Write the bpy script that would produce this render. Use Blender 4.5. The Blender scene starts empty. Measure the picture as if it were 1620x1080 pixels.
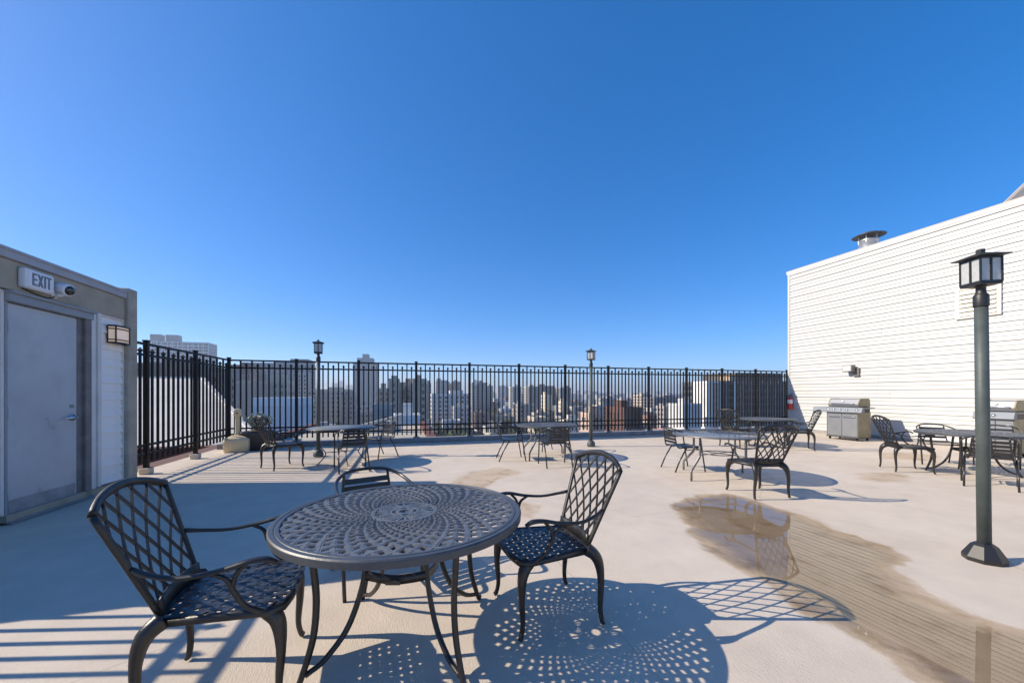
import bpy, bmesh, math, random
from mathutils import Vector, Matrix

R = math.radians
PI = math.pi
random.seed(7)
scn = bpy.context.scene
col = scn.collection

# ------------------------------------------------------------------ camera
YAW = R(15.695)
EYE = 1.35
cam_d = bpy.data.cameras.new("camera")
cam = bpy.data.objects.new("camera", cam_d)
col.objects.link(cam)
cam.location = (0, 0, EYE)
cam.rotation_euler = (R(90), 0, -YAW)
cam_d.sensor_fit = 'HORIZONTAL'
cam_d.sensor_width = 36
cam_d.lens = 36 * 605 / 1620
cam_d.shift_y = 83 / 1620
cam_d.clip_start = 0.05
cam_d.clip_end = 20000
scn.camera = cam

# ------------------------------------------------------------------ light
SUN_EL = R(32.8)
sh = Vector((math.cos(YAW) + .035 * math.sin(YAW), -math.sin(YAW) + .035 * math.cos(YAW), 0)).normalized()
to_sun = Vector((-sh.x * math.cos(SUN_EL), -sh.y * math.cos(SUN_EL), math.sin(SUN_EL)))
world = bpy.data.worlds.new("World")
scn.world = world
world.use_nodes = True
wn = world.node_tree
sky = wn.nodes.new("ShaderNodeTexSky")
sky.sky_type = 'NISHITA'
sky.sun_disc = False
sky.sun_elevation = SUN_EL
sky.sun_rotation = math.atan2(to_sun.x, to_sun.y)
sky.altitude = 300
sky.air_density = 0.6
sky.dust_density = 0.4
sky.ozone_density = 4.0
grade = wn.nodes.new("ShaderNodeHueSaturation")      # the clear, deep blue of that day
grade.inputs["Saturation"].default_value = 1.57
grade.inputs["Hue"].default_value = 0.507
grade.inputs["Value"].default_value = 1.20
soft = wn.nodes.new("ShaderNodeGamma")               # the photograph's flattened tone range, over the whole sky alike
soft.inputs[1].default_value = 0.7
wn.links.new(sky.outputs[0], soft.inputs[0])
wn.links.new(soft.outputs[0], grade.inputs["Color"])
wn.links.new(grade.outputs[0], wn.nodes["Background"].inputs[0])
wn.nodes["Background"].inputs[1].default_value = 0.148
sun_d = bpy.data.lights.new("sun", 'SUN')
sun_d.energy = 3.4
sun_d.angle = R(0.33)
sun_d.color = (1.0, 0.885, 0.72)
sun = bpy.data.objects.new("sun", sun_d)
col.objects.link(sun)
sun.rotation_euler = to_sun.to_track_quat('Z', 'Y').to_euler()
sun.location = (-20, 5, 30)

scn.view_settings.view_transform = 'Standard'
scn.view_settings.look = 'None'
scn.view_settings.gamma = 1
scn.view_settings.exposure = 1.0
scn.view_settings.use_curve_mapping = False
scn.render.engine = 'CYCLES'
cy = scn.cycles
cy.use_denoising = True
cy.max_bounces = 8
cy.diffuse_bounces = 4
cy.glossy_bounces = 4
cy.transmission_bounces = 4
cy.transparent_max_bounces = 12
cy.caustics_reflective = False
cy.caustics_refractive = False
cy.sample_clamp_indirect = 6


# ------------------------------------------------------------------ materials
MATS = {}


def mat(name, c, rough=.5, metal=0., var=.12, scale=6., bump=0., bscale=80., spec=.5, coat=0., emit=None, estr=0., alpha=1.,
        trans=0., rvar=0., stain=None):
    if name in MATS:
        return MATS[name]
    m = bpy.data.materials.new(name)
    m.use_nodes = True
    nt = m.node_tree
    b = nt.nodes["Principled BSDF"]
    L = nt.links.new
    b.inputs["Roughness"].default_value = rough
    b.inputs["Metallic"].default_value = metal
    b.inputs["Specular IOR Level"].default_value = spec
    b.inputs["Coat Weight"].default_value = coat
    b.inputs["Alpha"].default_value = alpha
    b.inputs["Transmission Weight"].default_value = trans
    b.inputs["Base Color"].default_value = (*c, 1)
    tc = nt.nodes.new("ShaderNodeTexCoord")
    if var > 0:
        n = nt.nodes.new("ShaderNodeTexNoise")
        n.inputs["Scale"].default_value = scale
        n.inputs["Detail"].default_value = 5
        n.inputs["Roughness"].default_value = .62
        L(tc.outputs["Object"], n.inputs["Vector"])
        mr = nt.nodes.new("ShaderNodeMapRange")
        mr.inputs[1].default_value = .28
        mr.inputs[2].default_value = .72
        mr.inputs[3].default_value = 1 - var
        mr.inputs[4].default_value = 1 + var
        L(n.outputs["Fac"], mr.inputs[0])
        mx = nt.nodes.new("ShaderNodeMix")
        mx.data_type = 'RGBA'
        mx.blend_type = 'MULTIPLY'
        mx.inputs[0].default_value = 1
        mx.inputs[6].default_value = (*c, 1)
        L(mr.outputs[0], mx.inputs[7])
        out = mx.outputs[2]
        if stain:
            sc_, amt, scol = stain
            n2 = nt.nodes.new("ShaderNodeTexNoise")
            n2.inputs["Scale"].default_value = sc_
            n2.inputs["Detail"].default_value = 6
            L(tc.outputs["Object"], n2.inputs["Vector"])
            r2 = nt.nodes.new("ShaderNodeMapRange")
            r2.inputs[1].default_value = .5
            r2.inputs[2].default_value = .75
            r2.inputs[4].default_value = amt
            L(n2.outputs["Fac"], r2.inputs[0])
            m2 = nt.nodes.new("ShaderNodeMix")
            m2.data_type = 'RGBA'
            L(r2.outputs[0], m2.inputs[0])
            L(out, m2.inputs[6])
            m2.inputs[7].default_value = (*scol, 1)
            out = m2.outputs[2]
        L(out, b.inputs["Base Color"])
        if rvar > 0:
            r3 = nt.nodes.new("ShaderNodeMapRange")
            r3.inputs[1].default_value = .3
            r3.inputs[2].default_value = .7
            r3.inputs[3].default_value = max(.02, rough - rvar)
            r3.inputs[4].default_value = rough + rvar
            L(n.outputs["Fac"], r3.inputs[0])
            L(r3.outputs[0], b.inputs["Roughness"])
    if bump > 0:
        n = nt.nodes.new("ShaderNodeTexNoise")
        n.inputs["Scale"].default_value = bscale
        n.inputs["Detail"].default_value = 3
        L(tc.outputs["Object"], n.inputs["Vector"])
        bp = nt.nodes.new("ShaderNodeBump")
        bp.inputs["Strength"].default_value = bump
        bp.inputs["Distance"].default_value = .01
        L(n.outputs["Fac"], bp.inputs["Height"])
        L(bp.outputs[0], b.inputs["Normal"])
    if emit:
        b.inputs["Emission Color"].default_value = (*emit, 1)
        b.inputs["Emission Strength"].default_value = estr
    MATS[name] = m
    return m


def deck_material():
    m = bpy.data.materials.new("deck_coating")
    m.use_nodes = True
    nt = m.node_tree
    L = nt.links.new
    b = nt.nodes["Principled BSDF"]
    tc = nt.nodes.new("ShaderNodeTexCoord")

    def noise(scale, detail, vec=None, rough=.6):
        n = nt.nodes.new("ShaderNodeTexNoise")
        n.inputs["Scale"].default_value = scale
        n.inputs["Detail"].default_value = detail
        n.inputs["Roughness"].default_value = rough
        L(vec or tc.outputs["Object"], n.inputs["Vector"])
        return n.outputs["Fac"]

    def rng(x, a, b_, c_, d_):
        r = nt.nodes.new("ShaderNodeMapRange")
        for i, v in enumerate((a, b_, c_, d_)):
            r.inputs[i + 1].default_value = v
        L(x, r.inputs[0])
        return r.outputs[0]

    def mul(x, fac):
        mx = nt.nodes.new("ShaderNodeMix")
        mx.data_type = 'RGBA'
        mx.blend_type = 'MULTIPLY'
        mx.inputs[0].default_value = 1
        L(x, mx.inputs[6])
        L(fac, mx.inputs[7])
        return mx.outputs[2]
    base = nt.nodes.new("ShaderNodeMix")
    base.data_type = 'RGBA'
    base.inputs[6].default_value = (.625, .54, .44, 1)
    base.inputs[7].default_value = (.565, .48, .388, 1)
    L(rng(noise(.55, 6), .38, .68, 0, 1), base.inputs[0])
    out = base.outputs[2]
    out = mul(out, rng(noise(3.2, 7), .3, .75, 1.05, .90))
    out = mul(out, rng(noise(140, 3), .3, .7, 1.07, .92))
    # faint dirt: darker smudges with their own outline
    out = mul(out, rng(noise(1.3, 8, rough=.7), .60, .74, 1.0, .86))
    # hairline cracks, a few rust coloured drips and sparse grit
    vo = nt.nodes.new("ShaderNodeTexVoronoi")
    vo.feature = 'DISTANCE_TO_EDGE'
    vo.inputs["Scale"].default_value = .21
    wv = nt.nodes.new("ShaderNodeMix")
    wv.data_type = 'VECTOR'
    wv.inputs[0].default_value = .10
    L(tc.outputs["Object"], wv.inputs[4])
    nz = nt.nodes.new("ShaderNodeTexNoise")
    nz.inputs["Scale"].default_value = 2.2
    nz.inputs["Detail"].default_value = 6
    L(tc.outputs["Object"], nz.inputs["Vector"])
    L(nz.outputs["Color"], wv.inputs[5])
    L(wv.outputs[1], vo.inputs["Vector"])
    out = mul(out, rng(vo.outputs["Distance"], .0, .0016, .80, 1.0))
    out = mul(out, rng(noise(34, 2), .70, .78, 1.0, .80))
    rust = nt.nodes.new("ShaderNodeMix")
    rust.data_type = 'RGBA'
    L(rng(noise(5.5, 5, rough=.7), .70, .80, 0, .35), rust.inputs[0])
    L(out, rust.inputs[6])
    rust.inputs[7].default_value = (.30, .22, .15, 1)
    out = rust.outputs[2]
    L(out, b.inputs["Base Color"])
    mp = nt.nodes.new("ShaderNodeMapping")
    mp.inputs["Rotation"].default_value = (0, 0, R(38))
    mp.inputs["Scale"].default_value = (1, .28, 1)
    L(tc.outputs["Object"], mp.inputs["Vector"])
    add = nt.nodes.new("ShaderNodeMath")
    add.operation = 'ADD'
    L(noise(95, 3, mp.outputs[0]), add.inputs[0])
    L(noise(210, 2), add.inputs[1])
    bp = nt.nodes.new("ShaderNodeBump")
    bp.inputs["Strength"].default_value = .42
    bp.inputs["Distance"].default_value = .008
    L(add.outputs[0], bp.inputs["Height"])
    L(bp.outputs[0], b.inputs["Normal"])
    b.inputs["Roughness"].default_value = .78
    b.inputs["Specular IOR Level"].default_value = .3
    return m


def water_material(name, tint, gloss):
    """thin film on the deck: tints what lies under it, mirrors by Fresnel where the film is deep enough"""
    m = bpy.data.materials.new(name)
    m.use_nodes = True
    nt = m.node_tree
    nt.nodes.clear()
    L = nt.links.new
    N = nt.nodes.new
    outn = N("ShaderNodeOutputMaterial")
    at = N("ShaderNodeAttribute")
    at.attribute_name = "wet"
    tc = N("ShaderNodeTexCoord")

    def noise(scale, detail, stretch=None):
        n = N("ShaderNodeTexNoise")
        n.inputs["Scale"].default_value = scale
        n.inputs["Detail"].default_value = detail
        n.inputs["Roughness"].default_value = .65
        if stretch:
            mp = N("ShaderNodeMapping")
            mp.inputs["Rotation"].default_value = (0, 0, R(10))
            mp.inputs["Scale"].default_value = stretch
            L(tc.outputs["Object"], mp.inputs["Vector"])
            L(mp.outputs[0], n.inputs["Vector"])
        else:
            L(tc.outputs["Object"], n.inputs["Vector"])
        return n.outputs["Fac"]

    def madd(x, k, y):
        a = N("ShaderNodeMath")
        a.operation = 'MULTIPLY_ADD'
        L(x, a.inputs[0])
        a.inputs[1].default_value = k
        L(y, a.inputs[2])
        return a.outputs[0]

    def smooth(x, a, b):
        r = N("ShaderNodeMapRange")
        r.interpolation_type = 'SMOOTHSTEP'
        r.inputs[1].default_value = a
        r.inputs[2].default_value = b
        L(x, r.inputs[0])
        return r.outputs[0]
    w = at.outputs["Fac"]
    damp = smooth(madd(noise(4.5, 7, (1.5, .8, 1)), .34, w), .16, .24)
    deep = smooth(madd(noise(2.6, 7, (1.6, .8, 1)), .75, w), .38, .66)
    tr = N("ShaderNodeBsdfTransparent")
    c1 = N("ShaderNodeMix")
    c1.data_type = 'RGBA'
    c1.inputs[6].default_value = (1, 1, 1, 1)
    c1.inputs[7].default_value = (*tint[0], 1)
    L(damp, c1.inputs[0])
    c2 = N("ShaderNodeMix")
    c2.data_type = 'RGBA'
    L(deep, c2.inputs[0])
    L(c1.outputs[2], c2.inputs[6])
    c2.inputs[7].default_value = (*tint[1], 1)
    silt = N("ShaderNodeMix")
    silt.data_type = 'RGBA'
    silt.blend_type = 'MULTIPLY'
    sm = N("ShaderNodeMath")
    sm.operation = 'MULTIPLY'
    L(smooth(noise(4, 9, (1.25, .85, 1)), .48, .72), sm.inputs[0])
    L(damp, sm.inputs[1])
    L(sm.outputs[0], silt.inputs[0])
    L(c2.outputs[2], silt.inputs[6])
    silt.inputs[7].default_value = (.80, .76, .70, 1)
    L(silt.outputs[2], tr.inputs[0])
    if gloss:
        gl = N("ShaderNodeBsdfGlossy")
        gl.inputs["Roughness"].default_value = .008
        gl.inputs["Color"].default_value = (1, 1, 1, 1)
        fr = N("ShaderNodeFresnel")
        fr.inputs[0].default_value = 1.36
        mu = N("ShaderNodeMath")
        mu.operation = 'MULTIPLY'
        ge = N("ShaderNodeNewGeometry")          # the film only mirrors on its upper, outer side
        inv = N("ShaderNodeMath")
        inv.operation = 'SUBTRACT'
        inv.inputs[0].default_value = 1
        L(ge.outputs["Backfacing"], inv.inputs[1])
        m0 = N("ShaderNodeMath")
        m0.operation = 'MULTIPLY'
        L(fr.outputs[0], m0.inputs[0])
        L(inv.outputs[0], m0.inputs[1])
        L(m0.outputs[0], mu.inputs[0])
        pm = N("ShaderNodeMath")
        pm.operation = 'MULTIPLY'
        L(deep, pm.inputs[0])
        L(smooth(madd(noise(1.9, 6, (1.8, .7, 1)), 1.3, w), .42, .88), pm.inputs[1])
        L(pm.outputs[0], mu.inputs[1])
        mix = N("ShaderNodeMixShader")
        L(mu.outputs[0], mix.inputs[0])
        L(tr.outputs[0], mix.inputs[1])
        L(gl.outputs[0], mix.inputs[2])
        L(mix.outputs[0], outn.inputs[0])
    else:
        L(tr.outputs[0], outn.inputs[0])
    return m


M_DECK = deck_material()
M_KERB = mat("kerb_concrete", (.23, .23, .235), .85, var=.2, scale=5, bump=.3, bscale=40)
M_BLACK = mat("fence_black", (.005, .005, .006), .5, var=.2, scale=20, spec=.3)
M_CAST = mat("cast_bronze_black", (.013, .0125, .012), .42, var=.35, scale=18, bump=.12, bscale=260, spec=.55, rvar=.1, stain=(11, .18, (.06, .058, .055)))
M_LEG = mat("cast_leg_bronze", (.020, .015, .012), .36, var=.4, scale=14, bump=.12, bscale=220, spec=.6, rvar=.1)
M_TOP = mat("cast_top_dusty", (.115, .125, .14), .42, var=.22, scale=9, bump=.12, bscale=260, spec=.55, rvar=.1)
M_SEAT = mat("cast_seat", (.034, .035, .040), .36, var=.3, scale=14, bump=.1, bscale=240, spec=.6)
M_SLAT = mat("slat_chair_black", (.016, .015, .015), .3, var=.2, scale=10, spec=.6)
M_ALU = mat("tube_aluminium", (.20, .195, .185), .4, .6, var=.15, scale=12)
M_GLASS_TOP = mat("frosted_table_glass", (.20, .23, .27), .10, var=.08, scale=4, alpha=.64, spec=.6)
M_POST = mat("lamp_post_green_grey", (.060, .075, .072), .55, var=.3, scale=5, bump=.15, bscale=30, stain=(3.5, .5, (.12, .13, .115)))
M_LANTERN = mat("lantern_black", (.018, .018, .018), .45, var=.2)
M_LGLASS = mat("seeded_glass", (.88, .90, .88), .28, var=.1, scale=30, trans=.55, bump=.5, bscale=45)
M_WHITE = mat("vinyl_siding_white", (.50, .50, .485), .45, var=.05, scale=.9, spec=.4, bump=.05, bscale=200, stain=(.6, .25, (.50, .485, .45)))
M_TRIM = mat("trim_white", (.66, .64, .61), .5, var=.1, scale=3)
M_WHITE2 = mat("aged_siding_shade_lifted", (.84, .83, .80), .5, var=.07, scale=3, stain=(2.5, .3, (.55, .53, .49)))  # white raised to offset the shade on the door building; blotches are stain
M_TAN = mat("coping_tan", (.55, .49, .42), .55, var=.1, scale=3)
M_STUCCO = mat("painted_concrete_taupe", (.36, .32, .245), .85, var=.18, scale=3, bump=.4, bscale=35, stain=(2.2, .5, (.44, .39, .31)))
M_PILLAR = mat("pillar_concrete", (.36, .33, .27), .88, var=.22, scale=5, bump=.5, bscale=30, stain=(4, .6, (.40, .35, .28)))
M_COPING = mat("coping_grey", (.36, .36, .38), .55, var=.12, scale=4)
M_DOOR = mat("door_paint_grey", (.46, .48, .50), .38, var=.10, scale=2.2, stain=(3.2, .22, (.22, .23, .235)), rvar=.12)
M_FRAME = mat("frame_grey", (.27, .285, .31), .5, var=.12, scale=5)
M_JAMB = mat("jamb_weathered", (.17, .155, .15), .65, var=.25, scale=8, stain=(6, .5, (.30, .27, .25)))
M_STEEL = mat("brushed_steel", (.27, .28, .295), .42, .6, var=.1, scale=3, bump=.05, bscale=150)
M_STEELD = mat("steel_panel", (.25, .26, .27), .42, .6, var=.12, scale=3)
M_GOLD = mat("grill_side_olive", (.23, .20, .13), .42, .35, var=.25, scale=4)
M_CHROME = mat("chrome", (.7, .7, .7), .12, 1., var=0)
M_RUBBER = mat("black_rubber", (.012, .012, .012), .7, var=.2)
M_RED = mat("extinguisher_red", (.50, .025, .018), .3, var=.1, spec=.6)
M_LABEL = mat("paper_label", (.75, .72, .70), .6, var=.15, scale=40)
M_PLASTIC = mat("sign_plastic", (.70, .71, .73), .4, var=.04)
M_LETTER = mat("sign_letter_grey", (.16, .18, .22), .5, var=.1)
M_BEIGE = mat("ash_receptacle_beige", (.68, .54, .33), .55, var=.12, scale=5, bump=.1, bscale=90, stain=(5, .3, (.56, .43, .25)))
M_PLANTER = mat("planter_charcoal", (.055, .052, .056), .6, var=.2, scale=6)
M_LEAF = mat("plant_grey_green", (.40, .45, .38), .6, var=.5, scale=12)
M_STEM = mat("plant_stem", (.10, .085, .06), .8, var=.2)
M_WALLIN = mat("wall_core", (.45, .45, .44), .8, var=.1)
M_BRICK = mat("brick_maroon", (.16, .060, .045), .85, var=.35, scale=6, bump=.3, bscale=20)
M_ROOFW = mat("white_roof_membrane", (.55, .53, .49), .7, var=.12, scale=.6, bump=.1)
M_BASE = mat("sill_strip", (.28, .27, .26), .7, var=.15)
M_WARM = mat("lamp_diffuser", (.80, .72, .62), .5, var=.05, emit=(1.0, .62, .30), estr=.12)


# ------------------------------------------------------------------ mesh helpers
_BB = {}


def bevbox(sx, sy, sz, bev, seg=1):
    k = (round(sx, 4), round(sy, 4), round(sz, 4), bev, seg)
    if k not in _BB:
        bm = bmesh.new()
        bmesh.ops.create_cube(bm, size=1)
        for v in bm.verts:
            v.co = Vector((v.co.x * sx, v.co.y * sy, v.co.z * sz))
        if bev > 0:
            bmesh.ops.bevel(bm, geom=bm.edges[:], offset=bev, segments=seg, affect='EDGES', profile=.5)
        bm.verts.index_update()
        _BB[k] = ([v.co.copy() for v in bm.verts], [[v.index for v in f.verts] for f in bm.faces])
        bm.free()
    return _BB[k]


def spl(pts, n=6):
    """Catmull-Rom through the points"""
    P = [Vector(p) for p in pts]
    P = [P[0] * 2 - P[1]] + P + [P[-1] * 2 - P[-2]]
    out = []
    for i in range(1, len(P) - 2):
        a, b, c, d = P[i - 1:i + 3]
        for k in range(n):
            t = k / n
            out.append(.5 * ((2 * b) + (c - a) * t + (2 * a - 5 * b + 4 * c - d) * t * t + (3 * b - a - 3 * c + d) * t ** 3))
    out.append(P[-2])
    return out


def lerpl(vals, n):
    """resample a list of numbers to n values"""
    out = []
    for i in range(n):
        x = i / (n - 1) * (len(vals) - 1)
        k = min(int(x), len(vals) - 2)
        out.append(vals[k] + (vals[k + 1] - vals[k]) * (x - k))
    return out


class MB:
    def __init__(s):
        s.v, s.f, s.s = [], [], []

    def add(s, vs, fs, smooth=False):
        o = len(s.v)
        s.v += [tuple(v) for v in vs]
        s.f += [[i + o for i in f] for f in fs]
        s.s += [smooth] * len(fs)
        return s

    def box(s, c, size, bev=0., rot=None, seg=1):
        vs, fs = bevbox(*size, bev, seg)
        c = Vector(c)
        if rot is not None:
            vs = [rot @ v for v in vs]
        return s.add([v + c for v in vs], fs)

    def bx(s, x0, x1, y0, y1, z0, z1, bev=0.):
        return s.box(((x0 + x1) / 2, (y0 + y1) / 2, (z0 + z1) / 2), (x1 - x0, y1 - y0, z1 - z0), bev)

    def tube(s, pts, ra, rb=None, n=8, up=(0, 0, 1), closed=False, cap=True, off=0.):
        P = [Vector(p) for p in pts]
        m = len(P)
        ra = [ra] * m if not isinstance(ra, (list, tuple)) else (list(ra) if len(ra) == m else lerpl(ra, m))
        rb = ra if rb is None else ([rb] * m if not isinstance(rb, (list, tuple)) else (list(rb) if len(rb) == m else lerpl(rb, m)))
        up = Vector(up)
        vs, fs = [], []
        for i, p in enumerate(P):
            if closed:
                t = P[(i + 1) % m] - P[i - 1]
            else:
                t = P[min(i + 1, m - 1)] - P[max(i - 1, 0)]
            if t.length < 1e-9:
                t = Vector((0, 0, 1))
            t.normalize()
            sd = t.cross(up)
            if sd.length < .05:
                sd = t.cross(Vector((1, .2, 0)))
            sd.normalize()
            nn = sd.cross(t)
            for k in range(n):
                a = 2 * PI * (k + off) / n
                vs.append(p + sd * (ra[i] * math.cos(a)) + nn * (rb[i] * math.sin(a)))
        for i in range(m if closed else m - 1):
            j = (i + 1) % m
            for k in range(n):
                l = (k + 1) % n
                fs.append([i * n + k, i * n + l, j * n + l, j * n + k])
        s.add(vs, fs, n > 4)
        if cap and not closed:
            o = len(s.v) - len(vs)
            s.f.append([o + k for k in range(n)][::-1])
            s.f.append([o + (m - 1) * n + k for k in range(n)])
            s.s += [False, False]
        return s

    def bar(s, a, b, w, h=None, up=(0, 0, 1)):
        """straight bar of rectangular section"""
        h = h or w
        q = math.sqrt(2)
        return s.tube([a, b], w / q, h / q, n=4, up=up, off=.5)

    def lathe(s, prof, n=20, c=(0, 0, 0), rot=None, smooth=True, phase=0., cap=True):
        c = Vector(c)
        vs, fs = [], []
        for r, z in prof:
            for k in range(n):
                a = 2 * PI * k / n + phase
                v = Vector((r * math.cos(a), r * math.sin(a), z))
                if rot is not None:
                    v = rot @ v
                vs.append(v + c)
        for i in range(len(prof) - 1):
            for k in range(n):
                l = (k + 1) % n
                fs.append([i * n + k, i * n + l, (i + 1) * n + l, (i + 1) * n + k])
        s.add(vs, fs, smooth)
        o = len(s.v) - len(vs)
        if cap and prof[0][0] > 1e-4:
            s.f.append([o + k for k in range(n)][::-1]); s.s.append(False)
        if cap and prof[-1][0] > 1e-4:
            s.f.append([o + (len(prof) - 1) * n + k for k in range(n)]); s.s.append(False)
        return s

    def loft(s, secs, n=28, e=4., c=(0, 0, 0), smooth=True):
        """stack of super-ellipse sections (z, half x, half y)"""
        vs, fs = [], []
        for z, hx, hy in secs:
            for k in range(n):
                a = 2 * PI * k / n
                ca, sa = math.cos(a), math.sin(a)
                vs.append((c[0] + hx * math.copysign(abs(ca) ** (2 / e), ca), c[1] + hy * math.copysign(abs(sa) ** (2 / e), sa), c[2] + z))
        for i in range(len(secs) - 1):
            for k in range(n):
                l = (k + 1) % n
                fs.append([i * n + k, i * n + l, (i + 1) * n + l, (i + 1) * n + k])
        s.add(vs, fs, smooth)
        o = len(s.v) - len(vs)
        s.f.append([o + k for k in range(n)][::-1]); s.s.append(False)
        s.f.append([o + (len(secs) - 1) * n + k for k in range(n)]); s.s.append(False)
        return s

    def mesh(s, name, m):
        me = bpy.data.meshes.new(name)
        me.from_pydata(s.v, [], s.f)
        me.polygons.foreach_set("use_smooth", s.s)
        me.materials.append(m)
        me.update()
        return me

    def build(s, name, m, parent=None, loc=(0, 0, 0)):
        return inst(name, s.mesh(name, m), parent, loc)


def inst(name, me, parent=None, loc=(0, 0, 0), rz=0):
    o = bpy.data.objects.new(name, me)
    col.objects.link(o)
    o.location = loc
    o.rotation_euler = (0, 0, rz)
    if parent:
        o.parent = parent
    return o


def tag(o, label=None, cat=None, group=None, kind=None):
    if label: o["label"] = label
    if cat: o["category"] = cat
    if group: o["group"] = group
    if kind: o["kind"] = kind
    return o


def thing(name, label, cat, loc=(0, 0, 0), rz=0, group=None):
    o = bpy.data.objects.new(name, None)
    col.objects.link(o)
    o.location = loc
    o.rotation_euler = (0, 0, rz)
    o.empty_display_size = .1
    return tag(o, label, cat, group)


KIDS = {}


def copy_tree(o, parent=None):
    c = o.copy()
    col.objects.link(c)
    c.parent = parent
    for ch in [q for q in bpy.data.objects if q.parent == o]:
        copy_tree(ch, c)
    return c


# ================================================================== SETTING
FX, FY = -4.2, 11.05          # fence lines
WX = 13.85                    # siding wall plane
RW = -3.93                    # door wall plane

# roof deck and the building under it
mb = MB()
mb.bx(-4.45, WX + .3, -9, 11.3, -.45, 0)
o = tag(mb.build("roof_deck", M_DECK), kind="structure")
mb = MB()
mb.bx(-4.40, WX + 12, -9, 11.25, -27, -.455)
tag(mb.build("building_below_deck_wall", mat("own_brick", (.20, .13, .10), .9, var=.3, scale=3)), kind="structure")
mb = MB()
mb.bx(-4.42, WX - .02, FY - .14, FY + .2, .002, .125, .012)
tag(mb.build("deck_kerb", M_KERB), kind="structure")
# water on the deck: a sheet whose edge distance drives the film
def wet_sheet(name, poly, m, z, res=.05, pad=.25, ext=None):
    xs = [p[0] for p in poly]; ys = [p[1] for p in poly]
    x0, x1, y0, y1 = min(xs) - pad, max(xs) + pad, min(ys) - pad, max(ys) + pad
    nx, ny = int((x1 - x0) / res) + 1, int((y1 - y0) / res) + 1
    P = [Vector(p) for p in poly]

    def sd(x, y):
        ins, dm = False, 9e9
        q = Vector((x, y))
        for i in range(len(P)):
            a, b = P[i], P[i - 1]
            if (a.y > y) != (b.y > y) and x < (b.x - a.x) * (y - a.y) / (b.y - a.y) + a.x:
                ins = not ins
            ab = b - a
            t = max(0, min(1, (q - a).dot(ab) / max(ab.length_squared, 1e-9)))
            dm = min(dm, (a + ab * t - q).length)
        return dm if ins else -dm
    vs, val = [], []
    for j in range(ny):
        for i in range(nx):
            x, y = x0 + i * res, y0 + j * res
            vs.append((x, y, z))
            val.append(sd(x, y))
    fs = []
    for j in range(ny - 1):
        for i in range(nx - 1):
            q = [j * nx + i, j * nx + i + 1, (j + 1) * nx + i + 1, (j + 1) * nx + i]
            if max(val[k] for k in q) > -.2:
                fs.append(q)
    used = sorted({k for f in fs for k in f})
    mp = {k: i for i, k in enumerate(used)}
    me = bpy.data.meshes.new(name)
    me.from_pydata([vs[k] for k in used], [], [[mp[k] for k in f] for f in fs])
    a = me.attributes.new("wet", 'FLOAT', 'POINT')
    a.data.foreach_set("value", [val[k] for k in used])
    me.materials.append(m)
    o = inst(name, me)
    return tag(o, kind="structure")


PUD = [(3.16, 4.0), (3.76, 4.30), (4.21, 4.25), (4.30, 3.99), (4.28, 3.45), (4.27, 3.13), (4.16, 2.76), (4.14, 2.53), (4.14, 2.33), (3.97, 2.09),
       (3.69, 2.02), (3.41, 1.71), (3.37, 1.65), (3.36, 1.56), (3.36, 1.49), (3.38, 1.44), (3.44, 1.38), (3.5, 1.2), (3.26, .9), (2.30, .70), (2.2, .95),
       (2.3, 1.22), (2.36, 1.41), (2.38, 1.61), (2.33, 1.77), (2.45, 2.15), (2.42, 2.29), (2.46, 2.6), (2.57, 2.97), (2.60, 3.18), (2.77, 3.32), (3.02, 3.86)]
PUD = [(x + .0, y) for x, y in PUD]
wet_sheet("water_puddle", PUD, water_material("water_film", ((.87, .825, .76), (.655, .605, .525)), True), .004)
S1 = [(0.78, 6.11), (1.12, 6.64), (1.7, 6.9), (1.85, 6.64), (2.0, 6.23), (1.5, 5.91), (1.1, 5.32), (1.35, 4.73), (1.6, 4.36), (1.35, 3.9), (0.9, 4.1), (0.45, 5.44)]
m_damp = water_material("damp_mark", ((.95, .925, .89), (.935, .90, .86)), False)
wet_sheet("damp_stain_path", S1, m_damp, .0035, .07)
wet_sheet("damp_stain_path_small", [(6.9, 4.37), (7.5, 4.75), (8.1, 4.6), (8.0, 4.25), (7.5, 4.0), (6.96, 4.02)], m_damp, .0035, .07)
wet_sheet("damp_stain_path_grill", [(9.6, 5.6), (10.4, 6.2), (11.4, 6.0), (11.2, 5.4), (10.2, 5.1)], m_damp, .0035, .07)


# ------------------------------------------------------------------ fences
def picket_mesh(z0, z1, spear):
    mb = MB()
    w = .0155
    if spear:
        mb.bx(-w, w, -w, w, z0, z1 - .075)
        q = 1.0
        vs = []
        for zz, r in ((z1 - .075, .016), (z1 - .055, .030), (z1, .001)):
            vs += [(-r, -r, zz), (r, -r, zz), (r, r, zz), (-r, r, zz)]
        fs = [[k, (k + 1) % 4, 4 + (k + 1) % 4, 4 + k] for k in range(4)] + [[4 + k, 4 + (k + 1) % 4, 8 + (k + 1) % 4, 8 + k] for k in range(4)]
        mb.add(vs, fs)
    else:
        mb.bx(-w, w, -w, w, z0, z1)
    return mb.mesh("picket", M_BLACK)


ZT, Z2, Z3, Z4 = 2.19, 2.005, .49, .345
P_SPEAR = picket_mesh(.21, 2.125, True)
P_FULL = picket_mesh(.21, ZT - .015, False)


def post_mesh(zb):
    mb = MB()
    mb.bx(-.033, .033, -.033, .033, zb, 2.235, .004)
    mb.bx(-.042, .042, -.042, .042, 2.235, 2.26, .006)
    mb.bx(-.06, .06, -.06, .06, zb, zb + .012)
    return mb.mesh("post", M_BLACK)


P_POST = post_mesh(.12)
P_POST_LOW = post_mesh(.10)


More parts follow.
